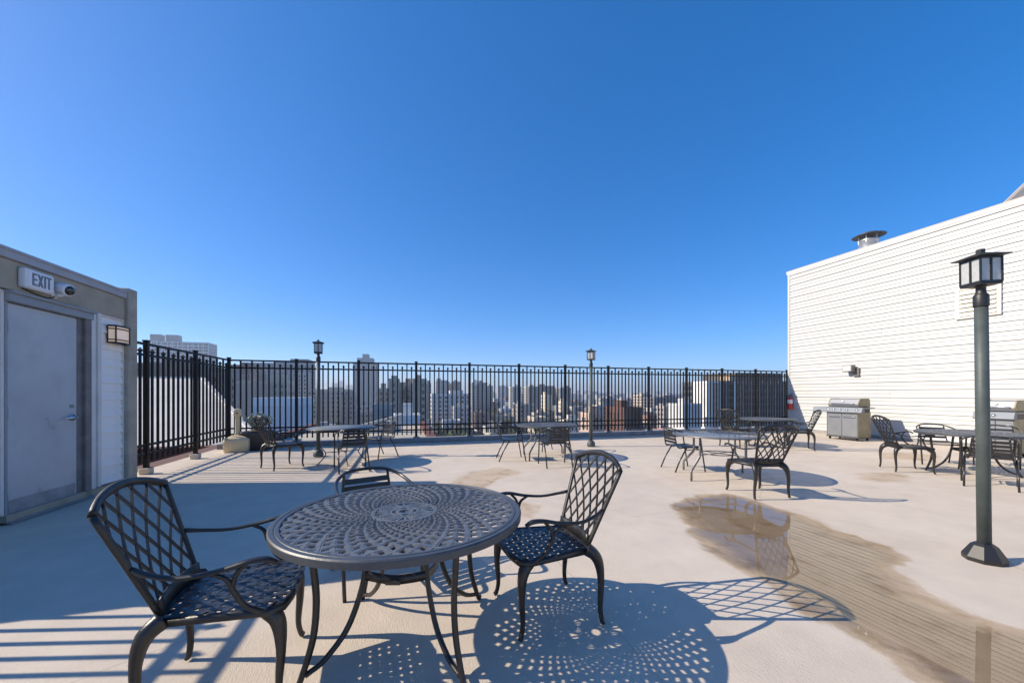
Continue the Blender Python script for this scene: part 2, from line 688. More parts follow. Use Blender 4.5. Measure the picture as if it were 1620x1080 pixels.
def fence(name, label, a, b, npan, per, first=True, last=True, footing=False):
    a, b = Vector((*a, 0)), Vector((*b, 0))
    d = (b - a)
    rz = math.atan2(d.y, d.x)
    L = d.length
    root = thing(name, label, "fence", a, rz)
    for z in (ZT, Z2, Z3, Z4):
        mb = MB()
        h = .019
        mb.bx(-.02, L + .02, -h, h, z - h, z + h)
        mb.build("rail", M_BLACK, root)
    pl = L / npan
    for i in range(npan + 1):
        if (i == 0 and not first) or (i == npan and not last):
            continue
        inst("post", P_POST_LOW if footing else P_POST, root, (i * pl, 0, 0))
        if footing:
            mb = MB()
            mb.box((0, 0, .055), (.15, .15, .108), .012)
            mb.build("footing", M_DECK, root, (i * pl, 0, 0))
        else:
            mb = MB()
            mb.box((0, 0, .135), (.16, .19, .05), .01)
            mb.build("footing", M_KERB, root, (i * pl, 0, 0))
    for i in range(npan):
        for k in range(per):
            x = i * pl + pl * (k + 1) / (per + 1)
            inst("picket", P_SPEAR if k % 2 == 0 else P_FULL, root, (x, 0, 0))
    return root


fence("back_fence", "long black steel picket fence across the far edge of the roof deck", (FX, FY), (FX + 1.505 * 12, FY), 12, 11)
r = fence("side_fence", "short black picket fence run between the door wall and the far left corner", (FX, FY - 1.58 * 3), (FX, FY), 3, 9,
          last=False, footing=True)
fence("near_fence", "black picket fence left of the camera casting striped shadows on the deck", (FX, 4.0 - 1.51 * 5), (FX, 4.0), 5, 11, footing=True)


# ------------------------------------------------------------------ roof access building with the grey door
BY0, BY1 = 4.08, 7.02
bh = thing("roof_access_building", "taupe roof access building with grey door and white siding strips", "building", (0, 0, 0))
mb = MB(); mb.bx(-8.2, -4.02, BY0, BY1 - .05, 0.001, 2.74); mb.build("wall", M_STUCCO, bh)
mb = MB(); mb.bx(-4.018, RW, BY0 + .003, 6.90, 2.43, 2.739, .004); mb.build("lintel", M_STUCCO, bh)
mb = MB(); mb.bx(-4.25, RW + .045, 6.905, 7.10, .001, 2.90, .012); mb.build("pillar", M_PILLAR, bh)
mb = MB(); mb.bx(-4.02, RW - .005, 5.19, 6.90, .001, .10, .004); mb.build("base_course", M_STUCCO, bh)
mb = MB(); mb.bx(-8.25, RW + .03, BY0 - .04, 6.903, 2.742, 2.835, .006)
mb.bx(-8.25, RW + .045, BY0 - .055, 6.902, 2.82, 2.85, .004); mb.build("coping", M_COPING, bh)


def siding(parent, y0, y1, z0, z1, x, sgn, h=.115, alt=True, m=None, cuts=0):
    """one lapped board object per course; sgn: which way the boards face along X"""
    m = m or M_WHITE
    g = random.Random(int(x * 100))

    def board(L, lip):
        mb = MB()
        hh = h + .004
        q = [(0, 0), (lip, .0), (lip, .004), (.0045, hh - .002), (0, hh)]
        vs = [(sgn * a, 0, b) for a, b in q] + [(sgn * a, L, b) for a, b in q]
        n = len(q)
        fs = [[k, (k + 1) % n, n + (k + 1) % n, n + k] for k in range(n)] + [list(range(n))[::-1], list(range(n, 2 * n))]
        if sgn > 0:
            fs = [f[::-1] for f in fs]
        return mb.add(vs, fs).mesh("siding_board", m)
    k, z = 0, z0
    ends = [y0, y1]
    while z < z1 - h * .6:
        if k % 2 == 0 and cuts:            # a panel is two courses wide; its joints shift from panel to panel
            c0 = g.uniform(1.2, 4.2)
            ends = [y0] + [y1 - c0 - 3.66 * q for q in range(cuts) if y1 - c0 - 3.66 * q > y0 + .4][::-1] + [y1]
        for a, b in zip(ends[:-1], ends[1:]):
            o = inst("siding_board", board(b - a - (.004 if cuts else 0), (.031, .020)[k % 2] + g.uniform(-.002, .002)), parent, (x, a, z + g.uniform(-.0012, .0012)))
        z += h
        k += 1


siding(bh, BY0 + .01, 5.165, .11, 2.38, -4.0, 1, m=M_WHITE2)
siding(bh, 6.45, 6.885, .12, 2.40, -3.975, 1, m=M_WHITE2)
for (y0, y1, z0, z1) in ((5.165, 5.19, .10, 2.42), (BY0, 5.165, 2.385, 2.42)):
    mb = MB(); mb.bx(-4.01, -3.955, y0, y1, z0, z1, .004); mb.build("siding_trim", M_TRIM, bh)
mb = MB(); mb.bx(-4.0, -3.925, 6.395, 6.45, .11, 2.43, .004); mb.build("siding_trim", M_TRIM, bh)
mb = MB(); mb.bx(-4.0, -3.94, 6.45, 6.89, 2.405, 2.432, .004); mb.build("siding_trim", M_TRIM, bh)
mb = MB(); mb.bx(-4.0, -3.94, 6.885, 6.903, .11, 2.43, .004); mb.build("siding_trim", M_TRIM, bh)
mb = MB(); mb.bx(-4.0, RW - .015, 6.31, 6.392, .10, 2.43, .004); mb.build("weathered_board", M_TRIM, bh)
fr = MB(); fr.bx(-4.01, RW + .02, 5.192, 6.30, 2.31, 2.40, .006); fr.bx(-4.01, RW + .05, 5.18, 6.31, 2.395, 2.425, .006)
fr.build("frame_head", M_FRAME, bh)
fr = MB(); fr.bx(-4.01, RW - .005, 6.20, 6.30, .02, 2.309, .004); fr.bx(-4.005, RW - .04, 6.12, 6.199, .02, 2.309, .004)
fr.build("frame_jamb", M_JAMB, bh)
fr = MB(); fr.bx(-4.01, RW - .02, 5.193, 5.22, .02, 2.309, .004); fr.build("frame_jamb", M_FRAME, bh)
dr = MB(); dr.bx(-4.005, -3.975, 5.222, 6.118, .035, 2.30, .003)
door = dr.build("door", M_DOOR, bh)
hd = MB()
hd.lathe([(.0, 0), (.028, .002), (.028, .012), (.012, .014), (.012, .05), (.0, .051)], 16, rot=Matrix.Rotation(R(90), 3, 'Y'))
hd.tube([(.045, .0, 0), (.047, -.05, .002), (.045, -.12, -.004)], .010, .008, n=8)
hd.v = [(a * 1.25, b * 1.45, c * 1.45) for a, b, c in hd.v]
hd.build("handle", M_CHROME, door, (-3.974, 6.04, 1.06))
hd = MB(); hd.bx(0, .006, -.03, .03, -.02, .02, .002); hd.build("lock_plate", M_STEEL, door, (-3.9745, 6.04, 1.2))
for z in (.25, 1.15, 2.05):
    mb = MB(); mb.tube([(-3.965, 5.228, z - .06), (-3.965, 5.228, z + .06)], .010, n=8, up=(1, 0, 0)); mb.build("hinge", M_FRAME, door)
mb = MB(); mb.bx(-3.9745, -3.970, 5.25, 6.09, .05, .24, .001); mb.build("kick_plate", mat("kick_plate_worn", (.30, .32, .34), .45, .3, var=.25, scale=5), door)
mb = MB(); mb.bx(-4.005, RW + .03, 5.19, 6.30, .002, .03, .006); mb.build("threshold", M_STEEL, bh)

# exit sign
es = thing("exit_sign", "white plastic EXIT sign box above the grey door", "sign", (RW, 5.455, 2.585))
mb = MB(); mb.box((.04, 0, 0), (.08, .345, .215), .026, seg=3); mb.build("housing", M_PLASTIC, es)
mb = MB(); mb.box((.081, .0, 0), (.008, .30, .172), .003, seg=1); mb.build("face_plate", mat("sign_face", (.74, .76, .80), .35, var=.03), es)
mb = MB()
T, X = .0868, .004


def stroke(y0, z0, y1, z1, w=.016):
    mb.bar((T, y0, z0), (T, y1, z1), .005, w) if abs(y1 - y0) > abs(z1 - z0) else mb.bar((T, y0, z0), (T, y1, z1), .005, w, up=(0, 1, 0))


# letters run along +Y as seen from the deck (reading direction left to right = +Y)
hL = .066
def rect(y0, y1, z0, z1): mb.bx(T - .002, T + .002, y0, y1, z0, z1)
def lett(ch, y, w):
    if ch == 'E':
        rect(y, y + .019, -hL, hL)
        for z in (-hL, -.009, hL - .018): rect(y + .0192, y + w, z, z + .018)
    if ch == 'I':
        rect(y, y + .019, -hL, hL)
    if ch == 'T':
        rect(y + w / 2 - .0095, y + w / 2 + .0095, -hL, hL - .0182); rect(y, y + w, hL - .018, hL)
    if ch == 'X':
        for sg in (-1, 1):
            t = .011
            vs = []
            for x in (T - .002, T + .002 + .0003 * sg):
                vs += [(x, y + w / 2 - sg * (w / 2 - t) - t, -hL), (x, y + w / 2 - sg * (w / 2 - t) + t, -hL),
                       (x, y + w / 2 + sg * (w / 2 - t) + t, hL), (x, y + w / 2 + sg * (w / 2 - t) - t, hL)]
            mb.add(vs, [[4, 5, 6, 7], [3, 2, 1, 0], [0, 1, 5, 4], [1, 2, 6, 5], [2, 3, 7, 6], [3, 0, 4, 7]])
lett('E', -.112, .055); lett('X', -.050, .068); lett('I', .028, .019); lett('T', .054, .064)
mb.build("lettering", M_LETTER, es)
# cable below the sign
cab = MB(); cab.tube(spl([(RW + .01, 5.33, 2.475), (RW + .012, 5.46, 2.455), (RW + .012, 5.58, 2.445), (RW + .02, 5.67, 2.455), (RW + .03, 5.715, 2.50)]), .006, n=6)
tag(cab.build("cable", M_RUBBER), "thin black cable sagging below the exit sign to the camera", "cable")

# security camera
sc_ = thing("security_camera", "white bullet security camera beside the exit sign", "camera", (RW, 5.735, 2.565))
mb = MB(); mb.tube([(.0, -.02, -.06), (.05, -.02, -.07), (.09, .0, -.05)], .022, n=10, up=(0, 1, 0)); mb.lathe([(.0, 0), (.05, .001), (.05, .02), (.03, .03)], 16, c=(0, -.02, -.06), rot=Matrix.Rotation(R(90), 3, 'Y'))
mb.build("mount", M_PLASTIC, sc_)
ax = Vector((.85, -.12, -.22)).normalized().to_track_quat('Z', 'Y').to_matrix()
mb = MB(); mb.lathe([(.0, -.09), (.055, -.085), (.070, -.05), (.073, .0), (.072, .04), (.068, .055), (.056, .058)], 22, c=(.09, .0, .01), rot=ax)
mb.build("housing", M_PLASTIC, sc_)
mb = MB(); mb.lathe([(.057, .056), (.052, .070), (.032, .082), (.0, .086)], 20, c=(.09, .0, .01), rot=ax)
mb.build("lens_cover", mat("lens_black", (.006, .006, .008), .08, var=0, spec=.8), sc_)

# wall lamp
wl = thing("wall_lamp", "boxy wall lamp with dark bars and glowing warm diffuser beside the door", "lamp", (-3.953, 6.72, 2.18))
mb = MB(); mb.bx(0, .02, -.135, .135, -.12, .12, .004); mb.build("backplate", M_LANTERN, wl)
mb = MB()
vs = []
for z in (-.105, .105):
    vs += [(.02, -.135, z), (.10, -.13, z), (.125, 0, z), (.10, .13, z), (.02, .135, z)]
mb.add(vs, [[0, 1, 6, 5], [1, 2, 7, 6], [2, 3, 8, 7], [3, 4, 9, 8], [4, 3, 2, 1, 0], [5, 6, 7, 8, 9]])
mb.build("diffuser", M_WARM, wl)
for z0, z1 in ((.106, .128), (.068, .082), (-.082, -.068), (-.128, -.106)):
    mb = MB()
    for a, b in (((.018, -.142), (.108, -.137)), ((.108, -.137), (.134, 0)), ((.134, 0), (.108, .137)), ((.108, .137), (.018, .142))):
        mb.bar((a[0], a[1], (z0 + z1) / 2), (b[0], b[1], (z0 + z1) / 2), .010, z1 - z0)
    mb.build("band", M_LANTERN, wl)
for sy in (-1, 1):
    mb = MB(); mb.bx(.098, .112, sy * .137 - .006, sy * .137 + .006, -.128, .128); mb.build("upright", M_LANTERN, wl)

# ------------------------------------------------------------------ right hand building
rb = thing("sided_building", "tall white vinyl sided building wall along the right of the deck", "building", (0, 0, 0))
WZ = 5.80
mb = MB(); mb.bx(WX + .002, WX + 11, -8.9, FY - .05, .001, WZ); mb.build("wall", M_WALLIN, rb)
siding(rb, -8.85, FY - .13, .10, WZ - .02, WX, -1, h=.1148, cuts=5)
mb = MB(); mb.bx(WX - .032, WX + .05, FY - .129, FY - .045, .03, WZ - .01, .006); mb.build("corner_trim", M_WHITE, rb)
mb = MB(); mb.bx(WX - .012, WX, -8.85, FY - .13, .003, .098, .002); mb.build("base_strip", M_BASE, rb)
mb = MB(); mb.bx(WX - .045, WX + 11.05, -8.95, FY - .01, WZ, WZ + .11, .008); mb.bx(WX - .03, WX + .1, -8.9, FY - .04, WZ - .05, WZ, .004)
mb.build("coping", M_TRIM, rb)
mb = MB(); mb.bx(WX - .055, WX + 11.06, -8.96, FY, WZ + .1, WZ + .125, .004); mb.build("coping_cap", M_TAN, rb)

# louvre vent
lv = thing("louver_vent", "square cream louvered vent high on the white siding behind the near lamp", "vent", (WX - .02, 6.06, 3.67))
for (y0, y1, z0, z1) in ((-.40, -.32, -.40, .40), (.32, .40, -.40, .40), (-.32, .32, .33, .40), (-.32, .32, -.40, -.33)):
    mb = MB(); mb.bx(-.045, .0, y0, y1, z0, z1, .006); mb.build("frame_board", mat("vent_cream", (.66, .62, .53), .55, var=.1), lv)
mb = MB(); mb.bx(-.002, .015, -.32, .32, -.33, .33); mb.build("backing", M_LANTERN, lv)
rot = Matrix.Rotation(R(-28), 3, 'Y')
for k in range(6):
    mb = MB(); mb.box((0, 0, 0), (.012, .635, .135), .002, rot=Matrix.Rotation(R(24), 3, 'Y')); mb.build("slat", MATS["vent_cream"], lv, (-.035, 0, -.275 + k * .11))

# flood light on the wall
fl_ = thing("wall_floodlight", "small square bronze floodlight on the white siding above the grill", "lamp", (WX - .02, 8.78, 2.10))
mb = MB(); mb.bx(-.06, .0, -.14, .04, -.19, .08, .01); mb.build("junction_box", mat("flood_bronze", (.20, .17, .14), .5, var=.15), fl_)
mb = MB(); mb.bx(-.24, -.065, -.06, .22, -.04, .17, .012); mb.build("lamp_housing", MATS["flood_bronze"], fl_)
mb = MB(); mb.bx(-.252, -.241, -.035, .195, -.02, .145, .003); mb.build("lens", mat("flood_lens", (.62, .60, .56), .3, var=.05), fl_)

# extinguisher
ex = thing("fire_extinguisher", "red fire extinguisher with white label hung at the siding corner", "extinguisher", (WX - .13, FY - .22, .78))
mb = MB(); mb.lathe([(.0, 0), (.075, .002), (.082, .02), (.082, .36), (.07, .42), (.035, .455), (.025, .47), (.025, .49)], 18); bd = mb.build("body", M_RED, ex)
mb = MB(); mb.lathe([(.0835, .22), (.0835, .36)], 18, cap=False); mb.build("paper_label", M_LABEL, bd)
mb = MB(); mb.bx(-.02, .02, -.02, .02, .49, .53, .004); mb.bar((0, -.02, .535), (-.02, -.13, .55), .02, .012); mb.bar((0, -.02, .56), (-.02, -.12, .60), .02, .012); mb.build("valve", M_RUBBER, ex)
mb = MB(); mb.tube(spl([(0, .02, .52), (-.03, .10, .50), (-.05, .11, .40), (-.06, .09, .15)]), .013, n=8); mb.build("hose", M_RUBBER, ex)
mb = MB(); mb.bx(.07, .13, -.03, .03, .1, .5, .004); mb.build("bracket", M_STEELD, ex)

# flue on the roof
fv = thing("roof_flue", "short galvanised flue pipe with wide conical rain cap on the right roof", "flue", (WX + .55, 8.75, WZ + .12))
G = mat("galvanised", (.50, .52, .54), .4, .75, var=.25, scale=6)
mb = MB(); mb.lathe([(.25, -.02), (.25, .34), (.26, .35), (.26, .38), (.24, .38), (.23, .30), (.23, .0)], 32, cap=False); mb.build("pipe", G, fv)
mb = MB(); mb.lathe([(.41, .50), (.425, .505), (.23, .59), (.03, .66), (.0, .665)], 36, cap=False)
mb.lathe([(.0, .60), (.23, .55), (.41, .50)], 36, cap=False); mb.build("cap", mat("cap_dark_steel", (.10, .10, .105), .5, .5, var=.3, scale=7), fv)
for k in range(6):
    a = 2 * PI * k / 6 + .3
    mb = MB(); mb.bar((.255 * math.cos(a), .255 * math.sin(a), .28), (.262 * math.cos(a), .262 * math.sin(a), .56), .025, .005); mb.build("strap", G, fv)

# skylight hood on the right roof edge
sk = thing("roof_hood", "pitched hood with pale edge trim on the right roof, cut by the frame", "roof hood", (WX + .75, 5.15, WZ + .11))
mb = MB()
vs = [(-.6, .6, 0), (.9, .6, 0), (.9, -.9, 0), (-.6, -.9, 0), (-.2, .25, .62), (.7, .25, .62), (.7, -.7, .62), (-.2, -.7, .62)]
mb.add(vs, [[0, 1, 5, 4], [1, 2, 6, 5], [2, 3, 7, 6], [3, 0, 4, 7], [4, 5, 6, 7]]); mb.build("panel", mat("hood_grey", (.16, .16, .17), .5, .3, var=.2), sk)
for a, b in ((0, 4), (3, 7), (4, 7), (4, 5), (1, 5)):
    mb = MB(); mb.bar(vs[a], vs[b], .06, .06); mb.build("edge_trim", M_TAN, sk)


# ================================================================== FURNITURE
def back_pt(s, t):
    w = .187 + .088 * t
    return Vector((-.20 - .165 * t - .022 * (1 - s * s), w * s, .452 + .445 * t))


def top_t(s):
    return 1 + .14 * (1 - s * s)


def make_cast_chair():
    t = thing("lattice_armchair", "x", "chair")
    # seat: woven bars inside a rounded frame
    z = .425

    def hw(x):  # half width of the seat at depth x
        return .20 + (.265 - .20) * (x + .215) / .47
    outline = []
    for (x, y) in ((-.215, .20), (.20, .262), (.245, .235), (.262, .15), (.268, 0), (.262, -.15), (.245, -.235), (.20, -.262), (-.215, -.20)):
        outline.append((x, y, z))
    mb = MB()
    mb.tube(outline, .017, .020, n=8, closed=True)
    mb.build("seat_frame", M_CAST, t)
    mb = MB()
    pitch, w, h = .047, .0150, .004
    xs = [-.205 + pitch * i for i in range(11)]
    for i, x in enumerate(xs):                       # across
        n = 22
        H = hw(x) if x < .21 else (.235 if x < .245 else .15)
        pts = [(x, -H + 2 * H * k / n, z + .012 + .0035 * math.cos((-H + 2 * H * k / n) / pitch * PI + i * PI)) for k in range(n + 1)]
        mb.tube(pts, w * 1.35, h, n=4, off=.5, cap=False)
    for j in range(-5, 6):                           # front to back
        y = j * pitch
        n = 22
        x1 = .262 - max(0, abs(y) - .15) * .25
        x0 = -.215 if abs(y) < .2 else -.215 + (abs(y) - .2) / .065 * .45
        if x1 - x0 < .05: continue
        pts = [(x0 + (x1 - x0) * k / n, y, z + .012 - .0035 * math.cos((x0 + (x1 - x0) * k / n + .205) / pitch * PI + (j + 1) * PI)) for k in range(n + 1)]
        mb.tube(pts, w * 1.35, h, n=4, off=.5, cap=False)
    mb.build("seat", M_SEAT, t)
    # back
    mb = MB()
    side = [[back_pt(sg, k / 10) for k in range(11)] for sg in (-1, 1)]
    for sd in side:
        mb.tube(sd, .016, .011, n=8, up=(1, 0, 0))
    arch = [back_pt(-1 + 2 * k / 20, top_t(-1 + 2 * k / 20)) for k in range(21)]
    mb.tube(arch, .014, .020, n=6, up=(0, 0, 1))
    bot = [back_pt(-1 + 2 * k / 10, .0) + Vector((0, 0, .025)) for k in range(11)]
    mb.tube(bot, .010, .042, n=6, up=(0, 0, 1))
    mb.build("back_frame", M_CAST, t)
    mb = MB()
    for sg in (-1, 1):
        a = -2.35
        while a < 1.01:
            run = []
            for k in range(61):
                tt = k / 60 * 1.14
                s_ = a + 1.28 * (tt * 1.10 - .08 * tt * tt)
                if abs(s_) <= 1 and tt <= top_t(s_):
                    run.append(back_pt(s_ * sg, tt))
            if len(run) > 5:
                run = run[::3] + ([run[-1]] if (len(run) - 1) % 3 else [])
                mb.tube(run, .0080, .0055, n=4, off=.5, up=(1, 0, 0))
            a += .385
    mb.build("lattice", M_CAST, t)
    for sg in (-1, 1):
        mb = MB()
        mb.tube(spl([(.185, .225 * sg, .425), (.228, .243 * sg, .365), (.240, .25 * sg, .25), (.232, .248 * sg, .10), (.243, .252 * sg, .03), (.255, .256 * sg, .012)]),
                [.048, .036, .0215, .0155, .015, .018], [.040, .032, .020, .0145, .014, .012], n=8, up=(1, 0, 0))
        mb.build("leg", M_LEG, t)
        mb = MB()
        mb.tube(spl([(-.185, .19 * sg, .435), (-.238, .218 * sg, .385), (-.258, .234 * sg, .28), (-.250, .242 * sg, .11), (-.258, .246 * sg, .03), (-.268, .249 * sg, .012)]),
                [.050, .038, .023, .016, .015, .018], [.038, .033, .021, .015, .014, .012], n=8, up=(1, 0, 0))
        mb.build("leg", M_LEG, t)
        mb = MB()
        mb.tube(spl([(-.27, .232 * sg, .665), (-.21, .262 * sg, .648), (-.10, .292 * sg, .630), (.03, .303 * sg, .642), (.13, .305 * sg, .664), (.195, .30 * sg, .664), (.232, .293 * sg, .643)]),
                [.011, .013, .014, .016, .020, .021, .014], [.012, .010, .009, .010, .011, .012, .011], n=8)
        mb.tube(spl([(.0, .303 * sg, .637), (.055, .30 * sg, .605), (.078, .292 * sg, .55), (.115, .278 * sg, .475), (.175, .262 * sg, .428)]), [.008, .010, .012, .011, .012], n=8, up=(0, 1, 0))
        mb.tube(spl([(.125, .304 * sg, .655), (.092, .300 * sg, .62), (.074, .294 * sg, .565)]), [.008, .009, .010], n=8, up=(0, 1, 0))
        mb.build("armrest", M_CAST, t)
    return t


def make_slat_chair():
    t = thing("slat_chair", "x", "chair")
    r = .0125
    # one bent tube: front leg, arm, back hoop, arm, front leg
    half = [(.265, .265, 0.0), (.215, .268, .30), (.185, .27, .50), (.165, .27, .60), (.10, .268, .645), (-.03, .262, .668), (-.16, .235, .70), (-.245, .16, .735), (-.275, .06, .748)]
    path = spl(half + [(x, -y, z) for x, y, z in half[::-1]], 5)
    mb = MB(); mb.tube(path, r, n=8, up=(0, .1, 1)); mb.build("hoop_frame", M_SLAT, t)
    for sg in (-1, 1):
        mb = MB()
        mb.tube(spl([(.19, .225 * sg, .425), (-.10, .215 * sg, .415), (-.19, .205 * sg, .415), (-.225, .19 * sg, .50), (-.262, .165 * sg, .735)]), .011, n=8, up=(0, 1, 0))
        mb.build("seat_rail", M_SLAT, t)
        mb = MB()
        mb.tube([(-.06, .235 * sg, .42), (-.19, .242 * sg, .20), (-.275, .245 * sg, 0)], r, n=8, up=(0, 1, 0))
        mb.build("rear_leg", M_SLAT, t)
        mb = MB()
        mb.tube([(.19, .268 * sg, .40), (-.09, .236 * sg, .375)], .008, n=6)
        mb.build("side_stretcher", M_SLAT, t)
    for z in (.39,):
        mb = MB(); mb.tube([(.195, -.268, z), (.195, .268, z)], .009, n=6); mb.build("cross_stretcher", M_SLAT, t)
    for k in range(6):
        x = .175 - k * .068
        mb = MB(); mb.box((x, 0, .432 - .012 * math.sin(k / 5 * PI)), (.056, .45, .008), .002); mb.build("seat_slat", M_SLAT, t)
    for k in range(4):
        u = k / 3
        mb = MB(); mb.box((-.222 - .028 * u, 0, .50 + .165 * u), (.008, .36 - .02 * u, .042), .002, rot=Matrix.Rotation(R(-9), 3, 'Y')); mb.build("back_slat", M_SLAT, t)
    return t


def lattice_top(rad, z):
    """cast spiral-weave top: rim, two families of spiral strips, pierced medallion"""
    rim = MB()
    rim.lathe([(rad - .055, z - .012), (rad - .052, z + .001), (rad - .048, z + .003), (rad - .034, z + .003), (rad - .032, z + .0005), (rad - .028, z + .0005), (rad - .026, z + .003), (rad - .007, z + .003), (rad - .001, z - .003), (rad, z - .008), (rad - .002, z - .036), (rad - .008, z - .037), (rad - .012, z - .014), (rad - .055, z - .012)], 112, cap=False, smooth=False)
    web = MB()
    N, r0, r1 = 42, .165, rad - .045
    for fam in (-1, 1):
        for i in range(N):
            pts, ra = [], []
            n = 30
            for k in range(n + 1):
                rr = r0 * (r1 / r0) ** (k / n)
                a = 2 * PI * i / N + fam * math.log(rr / r0) * .92
                # crossings sit where the two angles meet: alternate over / under
                ph = N * math.log(rr / r0) * .92 / PI
                zz = z - .008 + .0028 * fam * math.cos(ph * PI + i * PI)
                pts.append((rr * math.cos(a), rr * math.sin(a), zz))
                ra.append(.0272 * rr * 1.414)
            web.tube(pts, ra, [.0052] * (n + 1), n=4, off=.5, cap=False)
            web.tube([(p[0], p[1], p[2] + .0040) for p in pts], [q * .42 for q in ra], [.0022] * (n + 1), n=4, off=.5, cap=False)
    med = MB()
    ring = lambda r, w, zz=z - .006: med.tube([(r * math.cos(2 * PI * k / 48), r * math.sin(2 * PI * k / 48), zz) for k in range(48)], w * 1.3, .006, n=4, off=.5, closed=True)
    ring(.168, .011); ring(.040, .010); ring(.072, .006)
    for q in range(4):
        a0 = q * PI / 2 + .3
        cx, cy = .105 * math.cos(a0), .105 * math.sin(a0)
        for rr, w in ((.058, .0085), (.041, .0062), (.026, .0056), (.011, .006)):
            med.tube([(cx + rr * math.cos(2 * PI * k / 24), cy + rr * .86 * math.sin(2 * PI * k / 24), z - .006) for k in range(24)], w, .0045, n=4, off=.5, closed=True)
        a1 = a0 + PI / 4
        for dd in (-.22, 0, .22):
            med.tube(spl([(.05 * math.cos(a1), .05 * math.sin(a1), z - .007), (.10 * math.cos(a1 + dd * .6), .10 * math.sin(a1 + dd * .6), z - .007), (.165 * math.cos(a1 + dd * 1.5), .165 * math.sin(a1 + dd * 1.5), z - .007)]), .0085, .005, n=4, off=.5)
    return rim, web, med


LAT = {}


def make_table(kind, top, label, loc, rz, rad=.65, z=.70, group="round patio tables"):
    t = thing("patio_table", label, "table", loc, rz, group)
    if top == 'lattice':
        if rad not in LAT:
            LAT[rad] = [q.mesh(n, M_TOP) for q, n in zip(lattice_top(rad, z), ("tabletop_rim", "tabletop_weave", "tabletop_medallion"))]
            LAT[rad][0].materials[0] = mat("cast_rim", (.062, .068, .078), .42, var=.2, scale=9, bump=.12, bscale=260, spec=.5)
        for me in LAT[rad]:
            inst(me.name.split('.')[0], me, t)
    else:
        m = {'glass': M_GLASS_TOP, 'grey': mat("mesh_top_grey", (.17, .18, .19), .35, var=.15, scale=8, alpha=.88)}[top]
        mb = MB(); mb.lathe([(.0, z - .012), (rad - .03, z - .012), (rad - .03, z + .0), (.0, z + .0)], 64); mb.build("tabletop", m, t)
        mb = MB(); mb.lathe([(rad - .034, z - .022), (rad, z - .02), (rad + .004, z - .01), (rad, z + .001), (rad - .034, z + .003), (rad - .034, z - .022)], 64, cap=False)
        mb.build("tabletop_rim", M_ALU if top == 'glass' else M_CAST, t)
    if kind == 'cast':
        for q in range(4):
            a = q * PI / 2
            P = lambda r, zz, off=0.: (r * math.cos(a) - off * math.sin(a), r * math.sin(a) + off * math.cos(a), zz)
            mb = MB()
            mb.tube(spl([P(.47, z - .025), P(.475, .56), P(.46, .38), P(.475, .20), P(.53, .03), P(.55, .012)]), [.016, .017, .017, .017, .015, .019], [.015, .014, .014, .014, .013, .012], n=8, up=(-math.sin(a), math.cos(a), 0))
            mb.tube(spl([P(.20, z - .02), P(.215, .55), P(.235, .38), P(.31, .19), P(.42, .08), P(.51, .045)]), [.015, .016, .016, .016, .014, .012], [.013] * 6, n=8, up=(-math.sin(a), math.cos(a), 0))
            mb.build("leg", M_LEG, t)
            b = a + PI / 2
            mb = MB()
            p0, p1 = Vector(P(.232, .42)), Vector((.232 * math.cos(b), .232 * math.sin(b), .42))
            mid = (p0 + p1) * .5
            out = mid.normalized() * .04
            out.z = 0
            mb.tube(spl([p0, mid * .5 + p0 * .5 + out * .6 + Vector((0, 0, -.012)), mid + out + Vector((0, 0, -.018)), mid * .5 + p1 * .5 + out * .6 + Vector((0, 0, -.012)), p1]), .008, .027, n=6)
            mb.build("stretcher", M_LEG, t)
    elif kind == 'tube':
        for q in range(4):
            a = q * PI / 2
            P = lambda r, zz: (r * math.cos(a), r * math.sin(a), zz)
            mb = MB()
            mb.tube([P(rad - .24, z - .02), P(rad - .24, .40), P(rad - .235, .36), P(rad - .05, .17), P(rad - .035, .14), P(rad - .035, .0)], .021, .013, n=8, up=(-math.sin(a), math.cos(a), 0))
            mb.build("leg", M_ALU, t)
        mb = MB()
        mb.tube([(.26 * math.cos(2 * PI * k / 32), .26 * math.sin(2 * PI * k / 32), .385) for k in range(32)], .012, .008, n=6, closed=True)
        for q in range(4):
            a = q * PI / 2
            mb.bar((0, 0, .385), ((rad - .24) * math.cos(a), (rad - .24) * math.sin(a), .385), .022, .010)
        mb.build("brace_ring", M_ALU, t)
    elif kind == 'wire':
        for q in range(4):
            a = q * PI / 2
            P = lambda r, zz: (r * math.cos(a), r * math.sin(a), zz)
            mb = MB()
            mb.tube(spl([P(.40, z - .02), P(.42, .52), P(.40, .36), P(.30, .22), P(.36, .10), P(.46, .0)]), .010, n=7, up=(-math.sin(a), math.cos(a), 0))
            mb.build("leg", M_CAST, t)
        mb = MB()
        for q in range(2):
            a = q * PI / 2
            mb.tube([(-.31 * math.cos(a), -.31 * math.sin(a), .23 + .012 * q), (.31 * math.cos(a), .31 * math.sin(a), .23 + .012 * q)], .008, n=6)
        mb.build("cross_brace", M_CAST, t)
    return t


CAST0, SLAT0 = make_cast_chair(), make_slat_chair()
USED = set()


def chair(proto, x, y, deg, label, group):
    o = proto if proto.name not in USED else copy_tree(proto)
    USED.add(proto.name)
    o.location = (x, y, 0)
    o.rotation_euler = (0, 0, R(deg))
    return tag(o, label, "chair", group)


